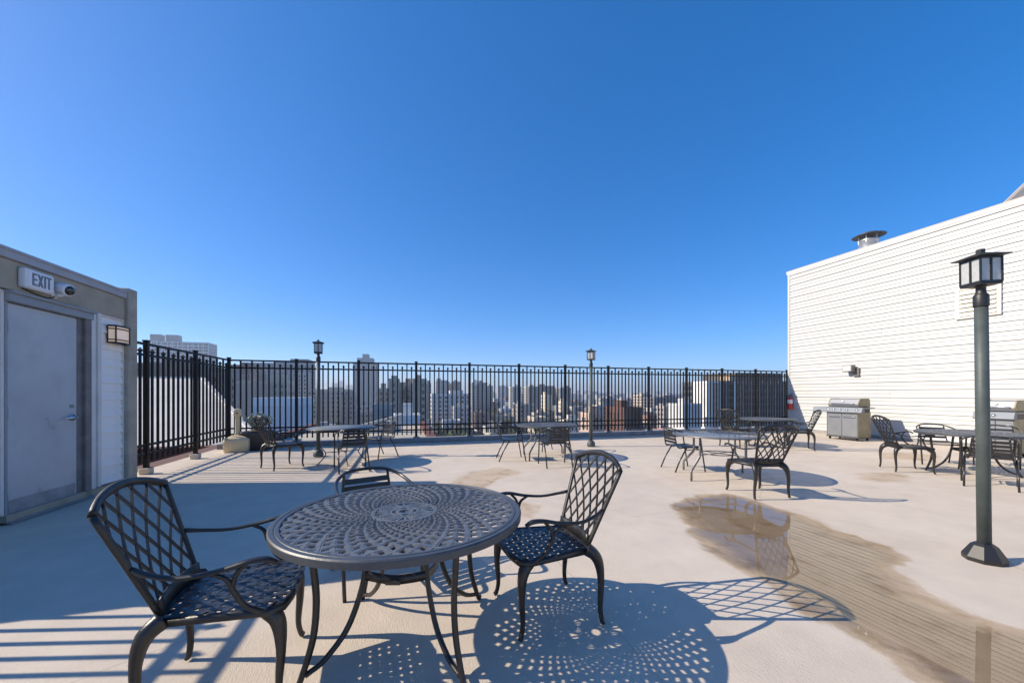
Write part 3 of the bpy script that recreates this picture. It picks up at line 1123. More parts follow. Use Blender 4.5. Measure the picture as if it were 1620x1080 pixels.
GL, GS = "cast lattice armchairs", "slatted tube chairs"
t0 = make_table('cast', 'lattice', "large cast metal table with spiral woven top in the foreground", (0.0, 2.215, 0), R(29.3 + 0), .65)
mb = MB(); mb.box((0, 0, 0), (.075, .006, .022), .002)
npl = mb.build("name_plate", mat("plate_bronze", (.06, .05, .04), .4, .3, var=.2), t0, (.0, 0, 0))
ang = -R(29.3) + R(-90) - YAW
npl.location = (.212 * math.cos(ang), .212 * math.sin(ang), .402)
npl.rotation_euler = (0, 0, ang + PI / 2)
chair(CAST0, -.775, 2.09, 5, "dark lattice armchair at the left of the foreground table, its back nearest the door", GL)
chair(CAST0, .845, 2.25, -178, "dark lattice armchair at the right side of the foreground table", GL)
chair(SLAT0, -.21, 3.02, -71, "black hooped chair pushed in behind the foreground table", GS)
# left group
make_table('wire', 'grey', "grey round table on thin curved legs beside the left lamp post", (-1.17, 8.11, 0), R(20), .645)
chair(CAST0, -2.15, 7.885, 40, "lattice armchair in front of the planter, at the left table", GL)
chair(SLAT0, -.895, 7.315, 105, "slatted chair seen from behind at the left table by the lamp post", GS)
chair(SLAT0, -.50, 8.70, -139, "slatted chair on the far right side of the left table near the back fence", GS)
# middle group
make_table('tube', 'lattice', "pale sunlit lattice topped table in the middle beside the back fence", (2.93, 7.68, 0), R(35), .65)
chair(SLAT0, 2.12, 7.63, -7, "slatted chair facing right, at the left of the middle table", GS)
chair(SLAT0, 2.75, 6.74, 85, "slatted chair with its back to the camera at the middle table", GS)
chair(SLAT0, 3.45, 8.35, -135, "slatted chair mostly hidden behind the middle table", GS)
# right middle group
make_table('tube', 'glass', "round frosted glass table with bent aluminium legs beyond the puddle", (4.93, 5.10, 0), R(192), .69)
chair(SLAT0, 4.80, 5.78, -9, "slatted chair tucked under the far left side of the frosted glass table", GS)
chair(CAST0, 4.58, 4.08, 82, "lattice armchair mirrored in the puddle, facing the frosted glass table", GL)
# far right group
make_table('cast', 'lattice', "lattice table nearest the fire extinguisher in the far right corner", (9.27, 7.95, 0), R(10), .65)
chair(CAST0, 8.25, 8.0, 20, "lattice armchair backed against the fence left of the far corner table", GL)
chair(CAST0, 9.24, 7.08, 140, "lattice armchair in side view just left of the steel grill", GL)
# right group
make_table('cast', 'lattice', "lattice table behind the near lamp post at the right edge", (9.22, 4.12, 0), R(40), .68)
chair(CAST0, 8.50, 4.60, -36, "lattice armchair left of the near lamp post, shadowed against the siding", GL)
chair(SLAT0, 8.25, 3.50, 25, "slatted chair with its back to the camera right behind the near lamp post", GS)
chair(SLAT0, 9.95, 4.92, -138, "slatted chair behind the right edge table facing the camera", GS)
chair(SLAT0, 10.72, 4.45, -160, "slatted chair in front of the olive sided grill at the right edge", GS)


# ------------------------------------------------------------------ lamp posts
def lamp_post(loc, rz, label, tilt=0., octo=False):
    t = thing("lamp_post", label, "street lamp", loc, 0, "lantern lamp posts on the deck")
    t.rotation_euler = (0, tilt, 0)
    mb = MB()
    if octo:
        mb.lathe([(.122, .0), (.125, .035), (.075, .125), (.05, .145)], 8, smooth=False, phase=PI / 8)
    else:
        mb.lathe([(.095, .0), (.105, .03), (.102, .08), (.085, .125), (.048, .16)], 20)
    mb.build("base", M_LANTERN if octo else M_POST, t)
    mb = MB(); mb.lathe([(.041, .12), (.040, 1.2), (.039, 2.06)], 24); mb.build("post", M_POST, t)
    mb = MB(); mb.lathe([(.044, 2.055), (.045, 2.06), (.045, 2.14), (.041, 2.15), (.030, 2.165), (.029, 2.215), (.042, 2.222)], 24); mb.build("collar", M_LANTERN, t)
    hd = thing("lantern", None, None, (0, 0, 0), rz)
    hd.parent = t
    b, zt, zb = .080, 2.440, 2.235
    mb = MB()
    mb.bx(-b, b, -b, b, zb - .014, zb, .003)
    for sx in (-1, 1):
        for sy in (-1, 1):
            mb.bx(sx * b - .009 if sx > 0 else -b - .001, b + .001 if sx > 0 else -b + .009, sy * b - .009 if sy > 0 else -b - .001, b + .001 if sy > 0 else -b + .009, zb, zt)
    for q in range(4):
        a = q * PI / 2
        m_ = Matrix.Rotation(a, 3, 'Z')
        for dx, w in ((0, .012),):
            mb.box(m_ @ Vector((b - .006, dx, (zb + zt) / 2)), (.010, w, zt - zb), rot=m_)
        for zz in (zb + .008, zt - .008):
            mb.box(m_ @ Vector((b - .0055, 0, zz)), (.0095, 2 * b - .02, .014), rot=m_)
    mb.build("cage", M_LANTERN, hd)
    for q in range(4):
        a = q * PI / 2
        m_ = Matrix.Rotation(a, 3, 'Z')
        for sg in (-1, 1):
            mb = MB(); mb.box((0, 0, 0), (.004, b - .018, zt - zb - .03)); g = mb.build("pane", M_LGLASS, hd)
            g.location = m_ @ Vector((b - .009, sg * b / 2, (zb + zt) / 2)); g.rotation_euler = (0, 0, a)
    mb = MB()
    c = .112
    hp = .055
    vs = [(-c, -c, zt + .004), (c, -c, zt + .004), (c, c, zt + .004), (-c, c, zt + .004), (-c, -c, zt + .012), (c, -c, zt + .012), (c, c, zt + .012), (-c, c, zt + .012), (0, 0, zt + hp)]
    mb.add(vs, [[3, 2, 1, 0]] + [[k, (k + 1) % 4, 4 + (k + 1) % 4, 4 + k] for k in range(4)] + [[4 + k, 4 + (k + 1) % 4, 8] for k in range(4)])
    mb.bx(-.02, .02, -.02, .02, zt + .045, zt + .078, .004)
    mb.build("roof", mat("lantern_roof", (.05, .048, .042), .5, .3, var=.3, scale=8), hd)
    mb = MB(); mb.lathe([(.0, zb + .001), (.03, zb + .001), (.03, zb + .05), (.018, zb + .06), (.02, zb + .09), (.028, zb + .13), (.0, zb + .155)], 12); mb.build("bulb", M_LABEL, hd)
    return t


lamp_post((-1.79, 9.07, 0), R(8), "lantern lamp post standing behind the left round table")
lamp_post((4.62, 8.92, 0), R(40), "lantern lamp post by the back fence between the middle and glass tables")
lamp_post((4.53, 1.95, 0), R(-22), "tall near lantern lamp post with octagonal base at the right edge", tilt=R(-1.2), octo=True)


# ------------------------------------------------------------------ grills
def grill(loc, label, knobs=5, sideshelf=True, W=.82):
    t = thing("gas_grill", label, "grill", loc, 0, "gas grills against the siding")
    # front faces -X; width along Y
    D = .52
    mb = MB(); mb.bx(-D / 2 + .02, D / 2, -W / 2 + .002, W / 2 - .002, .09, .80, .004); mb.build("cabinet", M_STEELD, t)
    for sy in (-1, 1):
        mb = MB(); mb.bx(-D / 2 + .0, D / 2 + .005, sy * W / 2 - .004, sy * W / 2 + .010, .075, .815, .004); mb.build("side_panel", M_GOLD, t)
    for sy in (-1, 1):
        mb = MB(); mb.bx(-D / 2 - .004, -D / 2 + .019, .004 if sy > 0 else -W / 2 + .01, W / 2 - .01 if sy > 0 else -.004, .12, .775, .005)
        d = mb.build("cabinet_door", M_STEEL, t)
        mb = MB(); mb.tube(spl([(-D / 2 - .004, sy * .06 * W, .69), (-D / 2 - .04, sy * .085 * W, .69), (-D / 2 - .045, sy * .24 * W, .685), (-D / 2 - .04, sy * .40 * W, .69), (-D / 2 - .004, sy * .43 * W, .69)]), .009, n=8)
        mb.build("handle", M_CHROME, d)
    mb = MB(); mb.bx(-D / 2 - .02, D / 2 + .01, -W / 2 - .02, W / 2 + .02, .075, .095, .004); mb.build("base_frame", M_LANTERN, t)
    # sloped control panel across the front
    mb = MB()
    vs = []
    for y in (-W / 2 - (.14 if sideshelf else .02), W / 2 + (.38 if sideshelf else .05)):
        vs += [(-D / 2 - .03, y, .80), (-D / 2 - .075, y, .82), (-D / 2 - .03, y, .955), (-D / 2 + .05, y, .965), (-D / 2 + .05, y, .80)]
    mb.add(vs, [[0, 5, 6, 1], [1, 6, 7, 2], [2, 7, 8, 3], [3, 8, 9, 4], [4, 9, 5, 0], [0, 1, 2, 3, 4], [9, 8, 7, 6, 5]])
    mb.build("control_panel", mat("panel_satin", (.22, .24, .265), .6, .1, var=.08, scale=4, spec=.25), t)
    for k in range(knobs):
        y = (.34 - k * .17 - (.09 if k == 4 else 0)) * W / .82
        mb = MB()
        rot_ = Vector((-1, 0, .33)).normalized().to_track_quat('Z', 'Y').to_matrix()
        mb.lathe([(.036, 0), (.036, .006), (.026, .01), (.024, .035), (.018, .04), (.0, .04)], 14, c=(-D / 2 - .055, y, .885), rot=rot_); mb.build("knob", M_CHROME, t)
    for sy, ext in ((1, .36 if sideshelf else .05), (-1, .13 if sideshelf else .02)):
        mb = MB(); mb.bx(-D / 2 + .051, D / 2 - .02, W / 2 + .011 if sy > 0 else -W / 2 - ext, W / 2 + ext if sy > 0 else -W / 2 - .011, .925, .96, .006); mb.build("side_shelf", M_STEELD, t)
    # firebox and curved lid
    mb = MB(); mb.bx(-D / 2 + .052, D / 2 + .0, -W / 2 + .01, W / 2 - .01, .80, .985, .004); mb.build("firebox", M_LANTERN, t)
    mb = MB()
    prof = [(-.205, .99), (-.22, 1.05), (-.15, 1.19), (-.11, 1.215), (.20, 1.215), (.24, 1.17), (.255, .99)]
    n = len(prof)
    vs = [(x, -W / 2 + .03, z) for x, z in prof] + [(x, W / 2 - .03, z) for x, z in prof]
    mb.add(vs, [[k, k + 1, n + k + 1, n + k] for k in range(n - 1)] + [[n - 1, 0, n, 2 * n - 1]])
    ld = mb.build("lid", M_STEEL, t)
    for sy in (-1, 1):
        mb = MB()
        y0, y1 = (W / 2 - .03, W / 2 - .005) if sy > 0 else (-W / 2 + .005, -W / 2 + .03)
        pr = [(x * 1.02, z + (.006 if z > 1 else 0)) for x, z in prof]
        vs = [(x, y0, z) for x, z in pr] + [(x, y1, z) for x, z in pr]
        mb.add(vs, [list(range(n)), list(range(n, 2 * n))[::-1]] + [[k, n + k, n + (k + 1) % n, (k + 1) % n] for k in range(n)])
        mb.build("lid_cheek", M_GOLD, ld)  # gold on the cheek is the deck's reflection put into its colour
    mb = MB(); mb.tube([(-.215, -.36 * W, 1.06), (-.26, -.36 * W, 1.07), (-.262, -.34 * W, 1.07), (-.262, .34 * W, 1.07), (-.26, .36 * W, 1.07), (-.215, .36 * W, 1.06)], .011, n=8); mb.build("handle", M_CHROME, ld)
    mb = MB(); mb.lathe([(.03, 0), (.03, .01), (.0, .012)], 16, c=(-.19, .02, 1.135), rot=Vector((-1, 0, .5)).normalized().to_track_quat('Z', 'Y').to_matrix()); mb.build("thermometer", M_LABEL, ld)
    for sx in (-1, 1):
        for sy in (-1, 1):
            mb = MB(); mb.lathe([(.0, -.015), (.035, -.015), (.035, .015), (.0, .015)], 16, c=(sx * (D / 2 - .05), sy * (W / 2 - .05), .0365), rot=Matrix.Rotation(R(90), 3, 'X')); mb.build("caster", M_RUBBER, t)
    return t


grill((12.68, 8.23, 0), "stainless gas grill with long side shelf below the wall floodlight")
grill((12.62, 5.16, 0), "olive sided gas grill half hidden by the near lamp post", 3, False, .54)

# ------------------------------------------------------------------ ash receptacle, planter
ar = thing("ash_receptacle", "beige plastic smokers' ash receptacle with tall neck in the left corner", "ash receptacle", (-3.80, 10.46, 0), R(12))
mb = MB(); mb.loft([(0.0, .235, .235), (.02, .25, .25), (.24, .262, .262), (.30, .255, .255), (.345, .18, .18), (.375, .085, .085), (.39, .06, .06)], e=7); mb.build("base", M_BEIGE, ar)
mb = MB(); mb.loft([(.385, .062, .062), (.42, .050, .050), (.80, .046, .046), (.82, .05, .05)], n=24, e=3); mb.build("neck", M_BEIGE, ar)
mb = MB(); mb.loft([(.815, .052, .052), (.845, .080, .080), (.965, .080, .080), (.99, .070, .070), (1.0, .04, .04)], n=24, e=5); mb.build("head", M_BEIGE, ar)
mb = MB(); mb.lathe([(.018, 0), (.018, .004), (.0, .004)], 12, c=(.0, -.0795, .90), rot=Matrix.Rotation(R(90), 3, 'X')); mb.build("opening", M_RUBBER, ar)

pp = thing("potted_plant", "grey leafed plant in a square charcoal planter in the left corner", "plant", (-3.42, 10.60, 0))
mb = MB()
mb.loft([(0.0, .25, .20), (.38, .285, .225), (.40, .30, .24), (.455, .30, .24)], n=40, e=14); mb.build("pot", M_PLANTER, pp)
mb = MB(); mb.lathe([(.20, .457), (.17, .475), (.0, .485)], 16); mb.build("soil", M_STEM, pp)
rng = random.Random(3)
mb, st = MB(), MB()
for k in range(70):
    a = rng.uniform(0, 2 * PI); rr = rng.uniform(.04, .33); hh = rng.uniform(.12, .40) * (1.15 - 1.7 * rr)
    b0 = Vector((rng.uniform(-.1, .1), rng.uniform(-.08, .08), .46)); tip = Vector((rr * math.cos(a), rr * .8 * math.sin(a), .50 + hh))
    mid = (b0 + tip) / 2 + Vector((0, 0, .05))
    sp = spl([b0, mid, tip], 4)
    st.tube(sp, .0035, n=4)
    for p in sp[3:]:
        for q in range(4):
            d = Vector((rng.gauss(0, 1), rng.gauss(0, 1), rng.gauss(.5, .6))).normalized()
            L_ = rng.uniform(.045, .085)
            sd = d.cross(Vector((rng.gauss(0, 1), rng.gauss(0, 1), rng.gauss(0, 1)))).normalized() * L_ * .24
            mb.add([p, p + d * L_ * .5 + sd, p + d * L_, p + d * L_ * .5 - sd], [[0, 1, 2, 3]])
mb.build("foliage", M_LEAF, pp); st.build("stems", M_STEM, pp)

# ================================================================== CITY BEYOND THE FENCE
GZ = -26.
mb = MB(); mb.add([(-6000, -500, GZ), (6000, -500, GZ), (6000, 9000, GZ), (-6000, 9000, GZ)], [[0, 1, 2, 3]])
tag(mb.build("city_ground", mat("city_ground", (.13, .13, .125), .95, var=.45, scale=.03)), kind="structure")
M_WIN = mat("window_dark", (.025, .028, .033), .15, var=.5, scale=.35, spec=.6)
M_WINB = mat("window_blue", (.07, .10, .14), .1, var=.5, scale=.25, spec=.7)


def cm(c):
    return mat("facade_%02d_%02d_%02d" % tuple(int(q * 100) for q in c), c, .85, var=.14, scale=.12, stain=(.25, .25, tuple(q * .75 for q in c)))


TAKEN = []


def windows(mb, x0, x1, y0, y1, zt, zb, face, sx, sz, w, h):
    if face == 'f':
        n = max(1, int((x1 - x0 - .8) / sx)); gap = (x1 - x0) / n
        pos = [x0 + gap * (k + .5) for k in range(n)]
    else:
        n = max(1, int((y1 - y0 - .8) / sx)); gap = (y1 - y0) / n
        pos = [y0 + gap * (k + .5) for k in range(n)]
    z = zt - 1.4 - h
    while z > zb:
        for k, p in enumerate(pos):
            ww = w / 2 * (1 if (k % 3) else .72)
            if face == 'f': mb.bx(p - ww, p + ww, y0 - .06, y0 + .05, z, z + h)
            elif face == 'r': mb.bx(x1 - .05, x1 + .06, p - ww, p + ww, z, z + h)
            else: mb.bx(x0 - .06, x0 + .05, p - ww, p + ww, z, z + h)
        z -= sz


def building(name, label, box, dep, c, win=(2.6, 3.1, 1.15, 1.6), wm=None, bulk=True, cat="building", zb=None, group=None, extra=None, blank=False, rz=0, low=-16):
    x0, x1, yf, zt = box
    cx = (x0 + x1) / 2
    t = thing(name, label, cat, (cx, yf, GZ), rz, group)
    hw = (x1 - x0) / 2
    Z = zt - GZ
    mb = MB(); mb.bx(-hw, hw, 0, dep, 0, Z)
    mb.build("wall", cm(c), t)
    mb = MB()
    pw = min(.35, hw * .15)
    for a in ((-hw - .05, hw + .05, -.05, pw), (-hw - .05, hw + .05, dep - pw, dep + .05), (-hw - .05, -hw + pw, pw, dep - pw), (hw - pw, hw + .05, pw, dep - pw)):
        mb.bx(*a, Z - .25, Z + .7)
    mb.build("parapet", cm(tuple(min(.8, q * 1.15) for q in c)), t)
    if not blank:
        mb = MB()
        windows(mb, -hw, hw, 0, dep, Z, max(2, low - GZ), 'f', *win)
        windows(mb, -hw, hw, 0, dep, Z, max(2, low - GZ), 'r' if cx < 0 else 'l', *win)
        o = mb.build("windows", wm or M_WIN, t); tag(o, kind="stuff")
    if bulk:
        bwid = max(1.2, hw * .35)
        ox = hw * rng.uniform(-.5, .5)
        mb = MB(); mb.bx(ox - bwid, ox + bwid, dep * .3, dep * .7, Z - .1, Z + rng.uniform(2.2, 3.4)); mb.build("rooftop_bulkhead", cm(tuple(q * .9 for q in c)), t)
    if group and rng.random() < .35:
        mb = MB()
        px_, py_ = hw * rng.uniform(-.6, .6), dep * rng.uniform(.2, .8)
        for a in range(4):
            mb.bar((px_ + .7 * math.cos(a * PI / 2 + .8), py_ + .7 * math.sin(a * PI / 2 + .8), Z), (px_ + .6 * math.cos(a * PI / 2 + .8), py_ + .6 * math.sin(a * PI / 2 + .8), Z + 1.6), .12)
        mb.lathe([(.95, Z + 1.6), (.95, Z + 3.4), (.0, Z + 4.1)], 10, c=(px_, py_, 0))
        mb.build("water_tank", cm((.17, .13, .10)), t)
    if extra: extra(t, hw, dep, Z)
    TAKEN.append((x0 - 4, x1 + 4, yf - 4, yf + dep + 4))
    return t


def part(t, name, m, *boxes):
    mb = MB()
    for b in boxes: mb.bx(*b)
    return mb.build(name, m, t)


def slab_extra(t, hw, dep, Z):
    part(t, "rooftop_tank", cm((.28, .28, .30)), (-hw + 2, -hw + 12, 3, 12, Z, Z + 9))
    part(t, "rooftop_tank", cm((.28, .28, .30)), (-hw + 17, -hw + 29, 3, 12, Z, Z + 9))
    part(t, "pier_grid", cm((.62, .63, .64)), *[(-hw + k * (2 * hw / 12) - .5, -hw + k * (2 * hw / 12) + .5, -.5, -.07, Z - 45, Z + 1) for k in range(13)])["kind"] = "stuff"
    part(t, "floor_bands", cm((.60, .61, .62)), *[(-hw, hw, -.4, -.061, Z - 4 - 3.6 * k, Z - 3 - 3.6 * k) for k in range(11)])["kind"] = "stuff"


building("slab_tower", "long white gridded slab tower rising above the left fence", (-287, -226, 539, 62), 22, (.42, .43, .45), (3.2, 3.6, 2.6, 2.2), bulk=False, extra=slab_extra)
building("apartment_block", "dark brown apartment block behind the white sloped roof", (-96, -70.5, 157.7, 11.2), 22, (.15, .125, .11))
building("apartment_block", "grey brown apartment block left of the fence corner", (-71.5, -66, 170, 9.0), 22, (.27, .245, .22))
building("brick_tower", "dark brick building with a flat top just right of the fence corner", (-87.9, -78.2, 231.1, 15.9), 20, (.17, .12, .115))
building("blank_wall_building", "tan building with a blank side wall beside the corner post", (-46.6, -41.6, 126.7, 4.6), 16, (.40, .32, .26), blank=True)


def glass_extra(t, hw, dep, Z):
    part(t, "mullions", cm((.30, .34, .38)), *[(-hw + k * (2 * hw / 15) - .15, -hw + k * (2 * hw / 15) + .15, -.25, -.07, Z - 42, Z) for k in range(16)])["kind"] = "stuff"
    part(t, "step_tower", MATS["window_blue"], (hw * .35, hw, 2, dep - 2, Z, Z + 4.5))


building("glass_office", "blue glass office block behind the left lamp post", (-125.9, -81.8, 372.1, 27.5), 30, (.20, .24, .29), (2.95, 3.4, 2.7, 2.9), M_WINB, bulk=True, extra=glass_extra)
building("apartment_block", "cream stepped apartment house below the glass office", (-63.2, -51.3, 192.7, 7.0), 20, (.46, .42, .35),
         extra=lambda t, hw, dep, Z: part(t, "upper_storey", cm((.48, .43, .36)), (-hw * .1, hw * .75, 1, 9, Z, Z + 3.4)))
building("narrow_tower", "thin grey tower between the glass office and the lamp post", (-75.5, -68.8, 311.1, 16.6), 12, (.34, .34, .35), (2.2, 3, 1.0, 1.8))
building("apartment_block", "wide beige apartment block with rows of small windows behind the left table", (-62.9, -36.9, 284.1, 3.9), 22, (.42, .38, .33))


def deco_extra(t, hw, dep, Z):
    part(t, "stepped_crown", cm((.30, .31, .33)), (-hw * .72, hw * .6, 2, dep - 2, Z, Z + 7))
    part(t, "crown_top", cm((.29, .30, .32)), (-hw * .30, hw * .2, 4, dep - 4, Z + 7, Z + 12.5))
    part(t, "pilasters", cm((.42, .42, .43)), *[(-hw + k * hw / 5 - .5, -hw + k * hw / 5 + .5, -.5, -.07, Z - 55, Z + .8) for k in range(11)])["kind"] = "stuff"


building("deco_tower", "tall grey stepped tower rising above the fence", (-66.5, -35.0, 554.4, 43.5), 26, (.30, .305, .32), (3.1, 3.4, 1.7, 2.2), bulk=False, extra=deco_extra, low=-20)
building("apartment_block", "dark grey low block left of the stepped tower", (-39.6, -32.0, 269.7, .5), 16, (.22, .22, .225))
building("apartment_house", "tan apartment house just right of the stepped tower", (-13.3, -7.3, 210.7, 3.7), 14, (.40, .33, .26))
building("apartment_house", "taupe apartment house with a fire escape facing the deck", (-6.7, -2.2, 177.8, 7.5), 14, (.33, .295, .25))


def esc_extra(t, hw, dep, Z):
    bs = []
    for k in range(6):
        z = Z - 3.5 - k * 3.1
        bs.append((-1.6, 1.6, -1.0, -.06, z, z + .12))
        bs.append((-1.6, 1.6, -1.0, -.95, z + .9, z + .97))
        for q in range(9): bs.append((-1.6 + q * .4 - .03, -1.6 + q * .4 + .03, -1.0, -.95, z + .12, z + .9))
    o = part(t, "fire_escape", M_BLACK, *bs)
    o["kind"] = "stuff"
    mb = MB()
    for k in range(5):
        z = Z - 3.5 - k * 3.1; sg = 1 if k % 2 else -1
        mb.bar((sg * 1.2, -.6, z), (-sg * 1.2, -.6, z - 3.1), .5, .12)
    mb.build("escape_stair", M_BLACK, o)


building("apartment_house", "grey tan apartment house carrying the black zigzag fire escape", (-2.1, 3.3, 180.6, 6.0), 14, (.36, .325, .28), extra=esc_extra)
building("apartment_house", "tall tan apartment house right of the zigzag fire escape", (3.4, 9.5, 174.8, 7.5), 15, (.37, .325, .265))
building("concrete_bulkhead", "plain grey concrete bulkhead with one dark opening below the tan houses", (-5.6, -2.1, 73.8, -1.2), 6, (.30, .30, .30), blank=True, bulk=False,
         extra=lambda t, hw, dep, Z: part(t, "opening", M_WIN, (.1, .7, -.05, .05, Z - 4, Z - 1.6)))
building("low_white_roof", "low building with bright white parapet below the fire escape", (-2.7, 3.6, 93.4, -4.3), 10, (.66, .66, .65), (2.0, 3, 1, 1.3), bulk=True)
building("narrow_tower", "narrow dark tower right of the tan apartment houses", (18.9, 23.4, 357.6, 10.6), 12, (.20, .20, .22), (2, 3, 1.1, 1.7))
building("white_block", "long pale block with regular dark windows left of the middle table", (19.6, 49.1, 291.6, .9), 20, (.50, .50, .50), (3.6, 3.2, 1.7, 1.8), low=-20)
building("paired_tower", "left of two square towers behind the long pale block", (38, 52.1, 485.9, 18), 18, (.36, .36, .37), (2.6, 3.2, 1.2, 2))
building("paired_tower", "darker right of two square towers behind the long pale block", (59.1, 70.4, 490.8, 16.7), 18, (.20, .195, .21), (2.6, 3.2, 1.2, 2))
building("narrow_tower", "cream sliver tower between the two square towers", (54, 60.6, 506, 14.6), 12, (.52, .46, .37))
building("corner_tower", "beige tower with a white top right of the long pale block", (67.3, 74.7, 395.5, 13.3), 14, (.46, .42, .37), (2.4, 3.1, 1.1, 1.7),
         extra=lambda t, hw, dep, Z: part(t, "white_cap", cm((.72, .72, .71)), (-hw * .6, hw * .9, -.3, 6, Z - 2.5, Z + 1.8)))
building("corner_tower", "plain grey slab beside the beige white topped tower", (76.1, 85.7, 403.1, 12.9), 14, (.26, .265, .27), (2.4, 3.1, .7, 1.3))
building("corner_tower", "lower pale green grey slab right of the plain grey one", (87.4, 93.8, 410.8, 9.7), 14, (.40, .40, .365), (2.4, 3.1, .6, 1.3))
building("far_tower", "left hazy blue grey tower on the skyline left of the middle table", (258, 282, 1065, 24), 20, (.30, .31, .34), (4, 3.5, 1.5, 2))
building("far_tower", "right hazy blue grey tower on the skyline left of the middle table", (297, 315, 1109, 22), 20, (.28, .29, .32), (4, 3.5, 1.5, 2))
building("ribbed_slab", "pale narrow end slab left of the wide grey slab block", (128, 140, 455, 9.9), 16, (.50, .49, .46), (2.6, 3.1, 1.1, 1.7))


def ribs(t, hw, dep, Z):
    part(t, "ribs", cm((.24, .235, .235)), *[(-hw + k * (2 * hw / 6) - .6, -hw + k * (2 * hw / 6) + .6, -.5, -.07, Z - 24, Z + .6) for k in range(7)])["kind"] = "stuff"


building("ribbed_slab", "grey ribbed slab block with a pale left edge behind the middle table", (134, 147.2, 407.6, 9.2), 18, (.36, .34, .32), (2.6, 3.1, 1.0, 1.8), extra=ribs)
building("ribbed_slab", "dark middle slab of the row behind the middle table", (152.4, 171.4, 424, 10.3), 18, (.19, .185, .19), (2.6, 3.1, 1.1, 1.8), extra=ribs)
building("ribbed_slab", "lower right slab of the row behind the middle table", (172.5, 186, 408.5, 7.9), 16, (.21, .21, .22), (2.6, 3.1, 1.1, 1.8))
building("cream_house", "sunlit cream tower house in front of the dark slab row", (112.7, 119, 299.8, -.2), 9, (.66, .58, .43), (2.2, 3.1, .9, 1.5))
building("cream_house", "small cream house right of the sunlit cream tower", (122, 126.2, 285, -5.2), 8, (.62, .55, .42), (2.0, 3.1, .9, 1.5))
building("brown_hall", "dark brown brick hall with fluted side right of the middle lamp post", (71.3, 78.6, 114.1, -3.8), 12, (.12, .06, .045), (2.2, 4, .8, 2.4),
         extra=lambda t, hw, dep, Z: part(t, "flutes", cm((.24, .23, .22)), *[(-hw + .4 + k * 1.25, -hw + .75 + k * 1.25, -.4, -.07, Z - 9, Z) for k in range(6)]))
building("pink_house", "pinkish flat roofed house just right of the middle lamp post", (70.5, 77, 138, -6.8), 9, (.50, .37, .31), (1.8, 3, .8, 1.5))
building("banded_block", "distant banded cream block above the dark brown hall", (249.7, 261.7, 364.4, 0), 16, (.52, .42, .33), (3, 3.2, 2.4, 1.2))
building("long_dark_block", "long low dark grey block on the horizon left of the white striped tower", (236.8, 267.8, 325, -2.4), 18, (.17, .17, .195), (3, 3.2, 1.4, 1.4))
building("white_sheds", "bright white blank walled block left of the striped tower", (104.5, 112.5, 124.9, -3.1), 10, (.60, .60, .59), blank=True)


def stripe_extra(t, hw, dep, Z):
    part(t, "red_stripe", cm((.36, .22, .17)), (-.9, .1, -.12, .0 - .061, 3, Z - .2), (.55, 1.6, -.12, -.061, 3, Z - .2))
    part(t, "floor_ticks", cm((.60, .56, .52)), *[(-.9, 1.6, -.16, -.121, Z - 1.8 - 2.9 * k, Z - 1.5 - 2.9 * k) for k in range(9)])["kind"] = "stuff"


building("striped_tower", "bright white tower with two red brown stripes left of the dark office", (121.4, 128.6, 131.1, 6.1), 9, (.66, .655, .64), blank=True, bulk=False, extra=stripe_extra)


def office_extra(t, hw, dep, Z):
    n = 20
    part(t, "piers", cm((.20, .20, .205)), *[(-hw + k * (2 * hw / n) - .22, -hw + k * (2 * hw / n) + .22, -.45, -.07, 6, Z + .5) for k in range(n + 1)])["kind"] = "stuff"
    part(t, "floor_bands", cm((.34, .34, .33)), *[(-hw, hw, -.22, -.065, Z - .55 - 3.0 * k, Z - .35 - 3.0 * k) for k in range(9)])["kind"] = "stuff"
    part(t, "white_pilaster", cm((.78, .77, .74)), (-hw + 5.6, -hw + 6.8, -.7, -.46, 6, Z + .6))
    part(t, "penthouse", cm((.115, .105, .095)), (-hw + 10.2, hw - 9, 2, dep - 2, Z, Z + 4.4))
    part(t, "tan_bulkhead", cm((.52, .38, .26)), (-hw + 6.4, -hw + 10.1, 2, 8, Z, Z + 3.4))


building("dark_office", "big dark gridded office block in the right corner behind the fence", (131, 176, 133.8, 6.4), 24, (.085, .085, .09), (2.25, 3.0, 1.6, 1.7), M_WIN, bulk=False, extra=office_extra)

# near neighbours just past the deck
nb = thing("neighbour_shed_roof", "white sloped roof of the neighbouring building behind the side fence", "building", (0, 0, 0))
mb = MB()
vs = [(-34, 13.2, -.70), (-3.7, 13.2, -.70), (-9.9, 23.0, 2.15), (-34, 23.0, 2.30), (-34, 13.2, -8), (-3.7, 13.2, -8), (-9.9, 23.0, -8), (-34, 23, -8)]
mb.add(vs, [[0, 1, 2, 3], [4, 5, 1, 0], [5, 6, 2, 1], [6, 7, 3, 2], [7, 4, 0, 3]]); mb.build("roof", M_ROOFW, nb)
mb = MB(); mb.bar(vs[1], vs[2], .16, .10); mb.bar(vs[2], vs[3], .16, .10); mb.build("roof_edge", M_TRIM, nb)
mb = MB(); mb.bx(-34, -3.7, 12.7, 13.19, -8, -.62, .03); mb.build("parapet", M_KERB, nb)
nb2 = thing("brick_neighbour", "maroon brick building with flat tan roof just past the fence behind the left table", "building", (0, 0, 0))
mb = MB(); mb.bx(-6.2, 1.4, 18.5, 30, GZ, -1.1); mb.build("wall", M_BRICK, nb2)
mb = MB()
for a in ((-6.3, 1.5, 18.4, 18.8), (-6.3, -5.9, 18.8, 30), (1.1, 1.5, 18.8, 30)): mb.bx(*a, -1.12, -.72)
mb.build("parapet", mat("brick_dark", (.12, .045, .035), .85, var=.3, scale=5), nb2)
mb = MB(); mb.bx(-5.9, 1.1, 18.8, 30, -1.1, -.95); mb.build("roof", mat("tan_gravel_roof", (.42, .38, .30), .9, var=.2, scale=2), nb2)
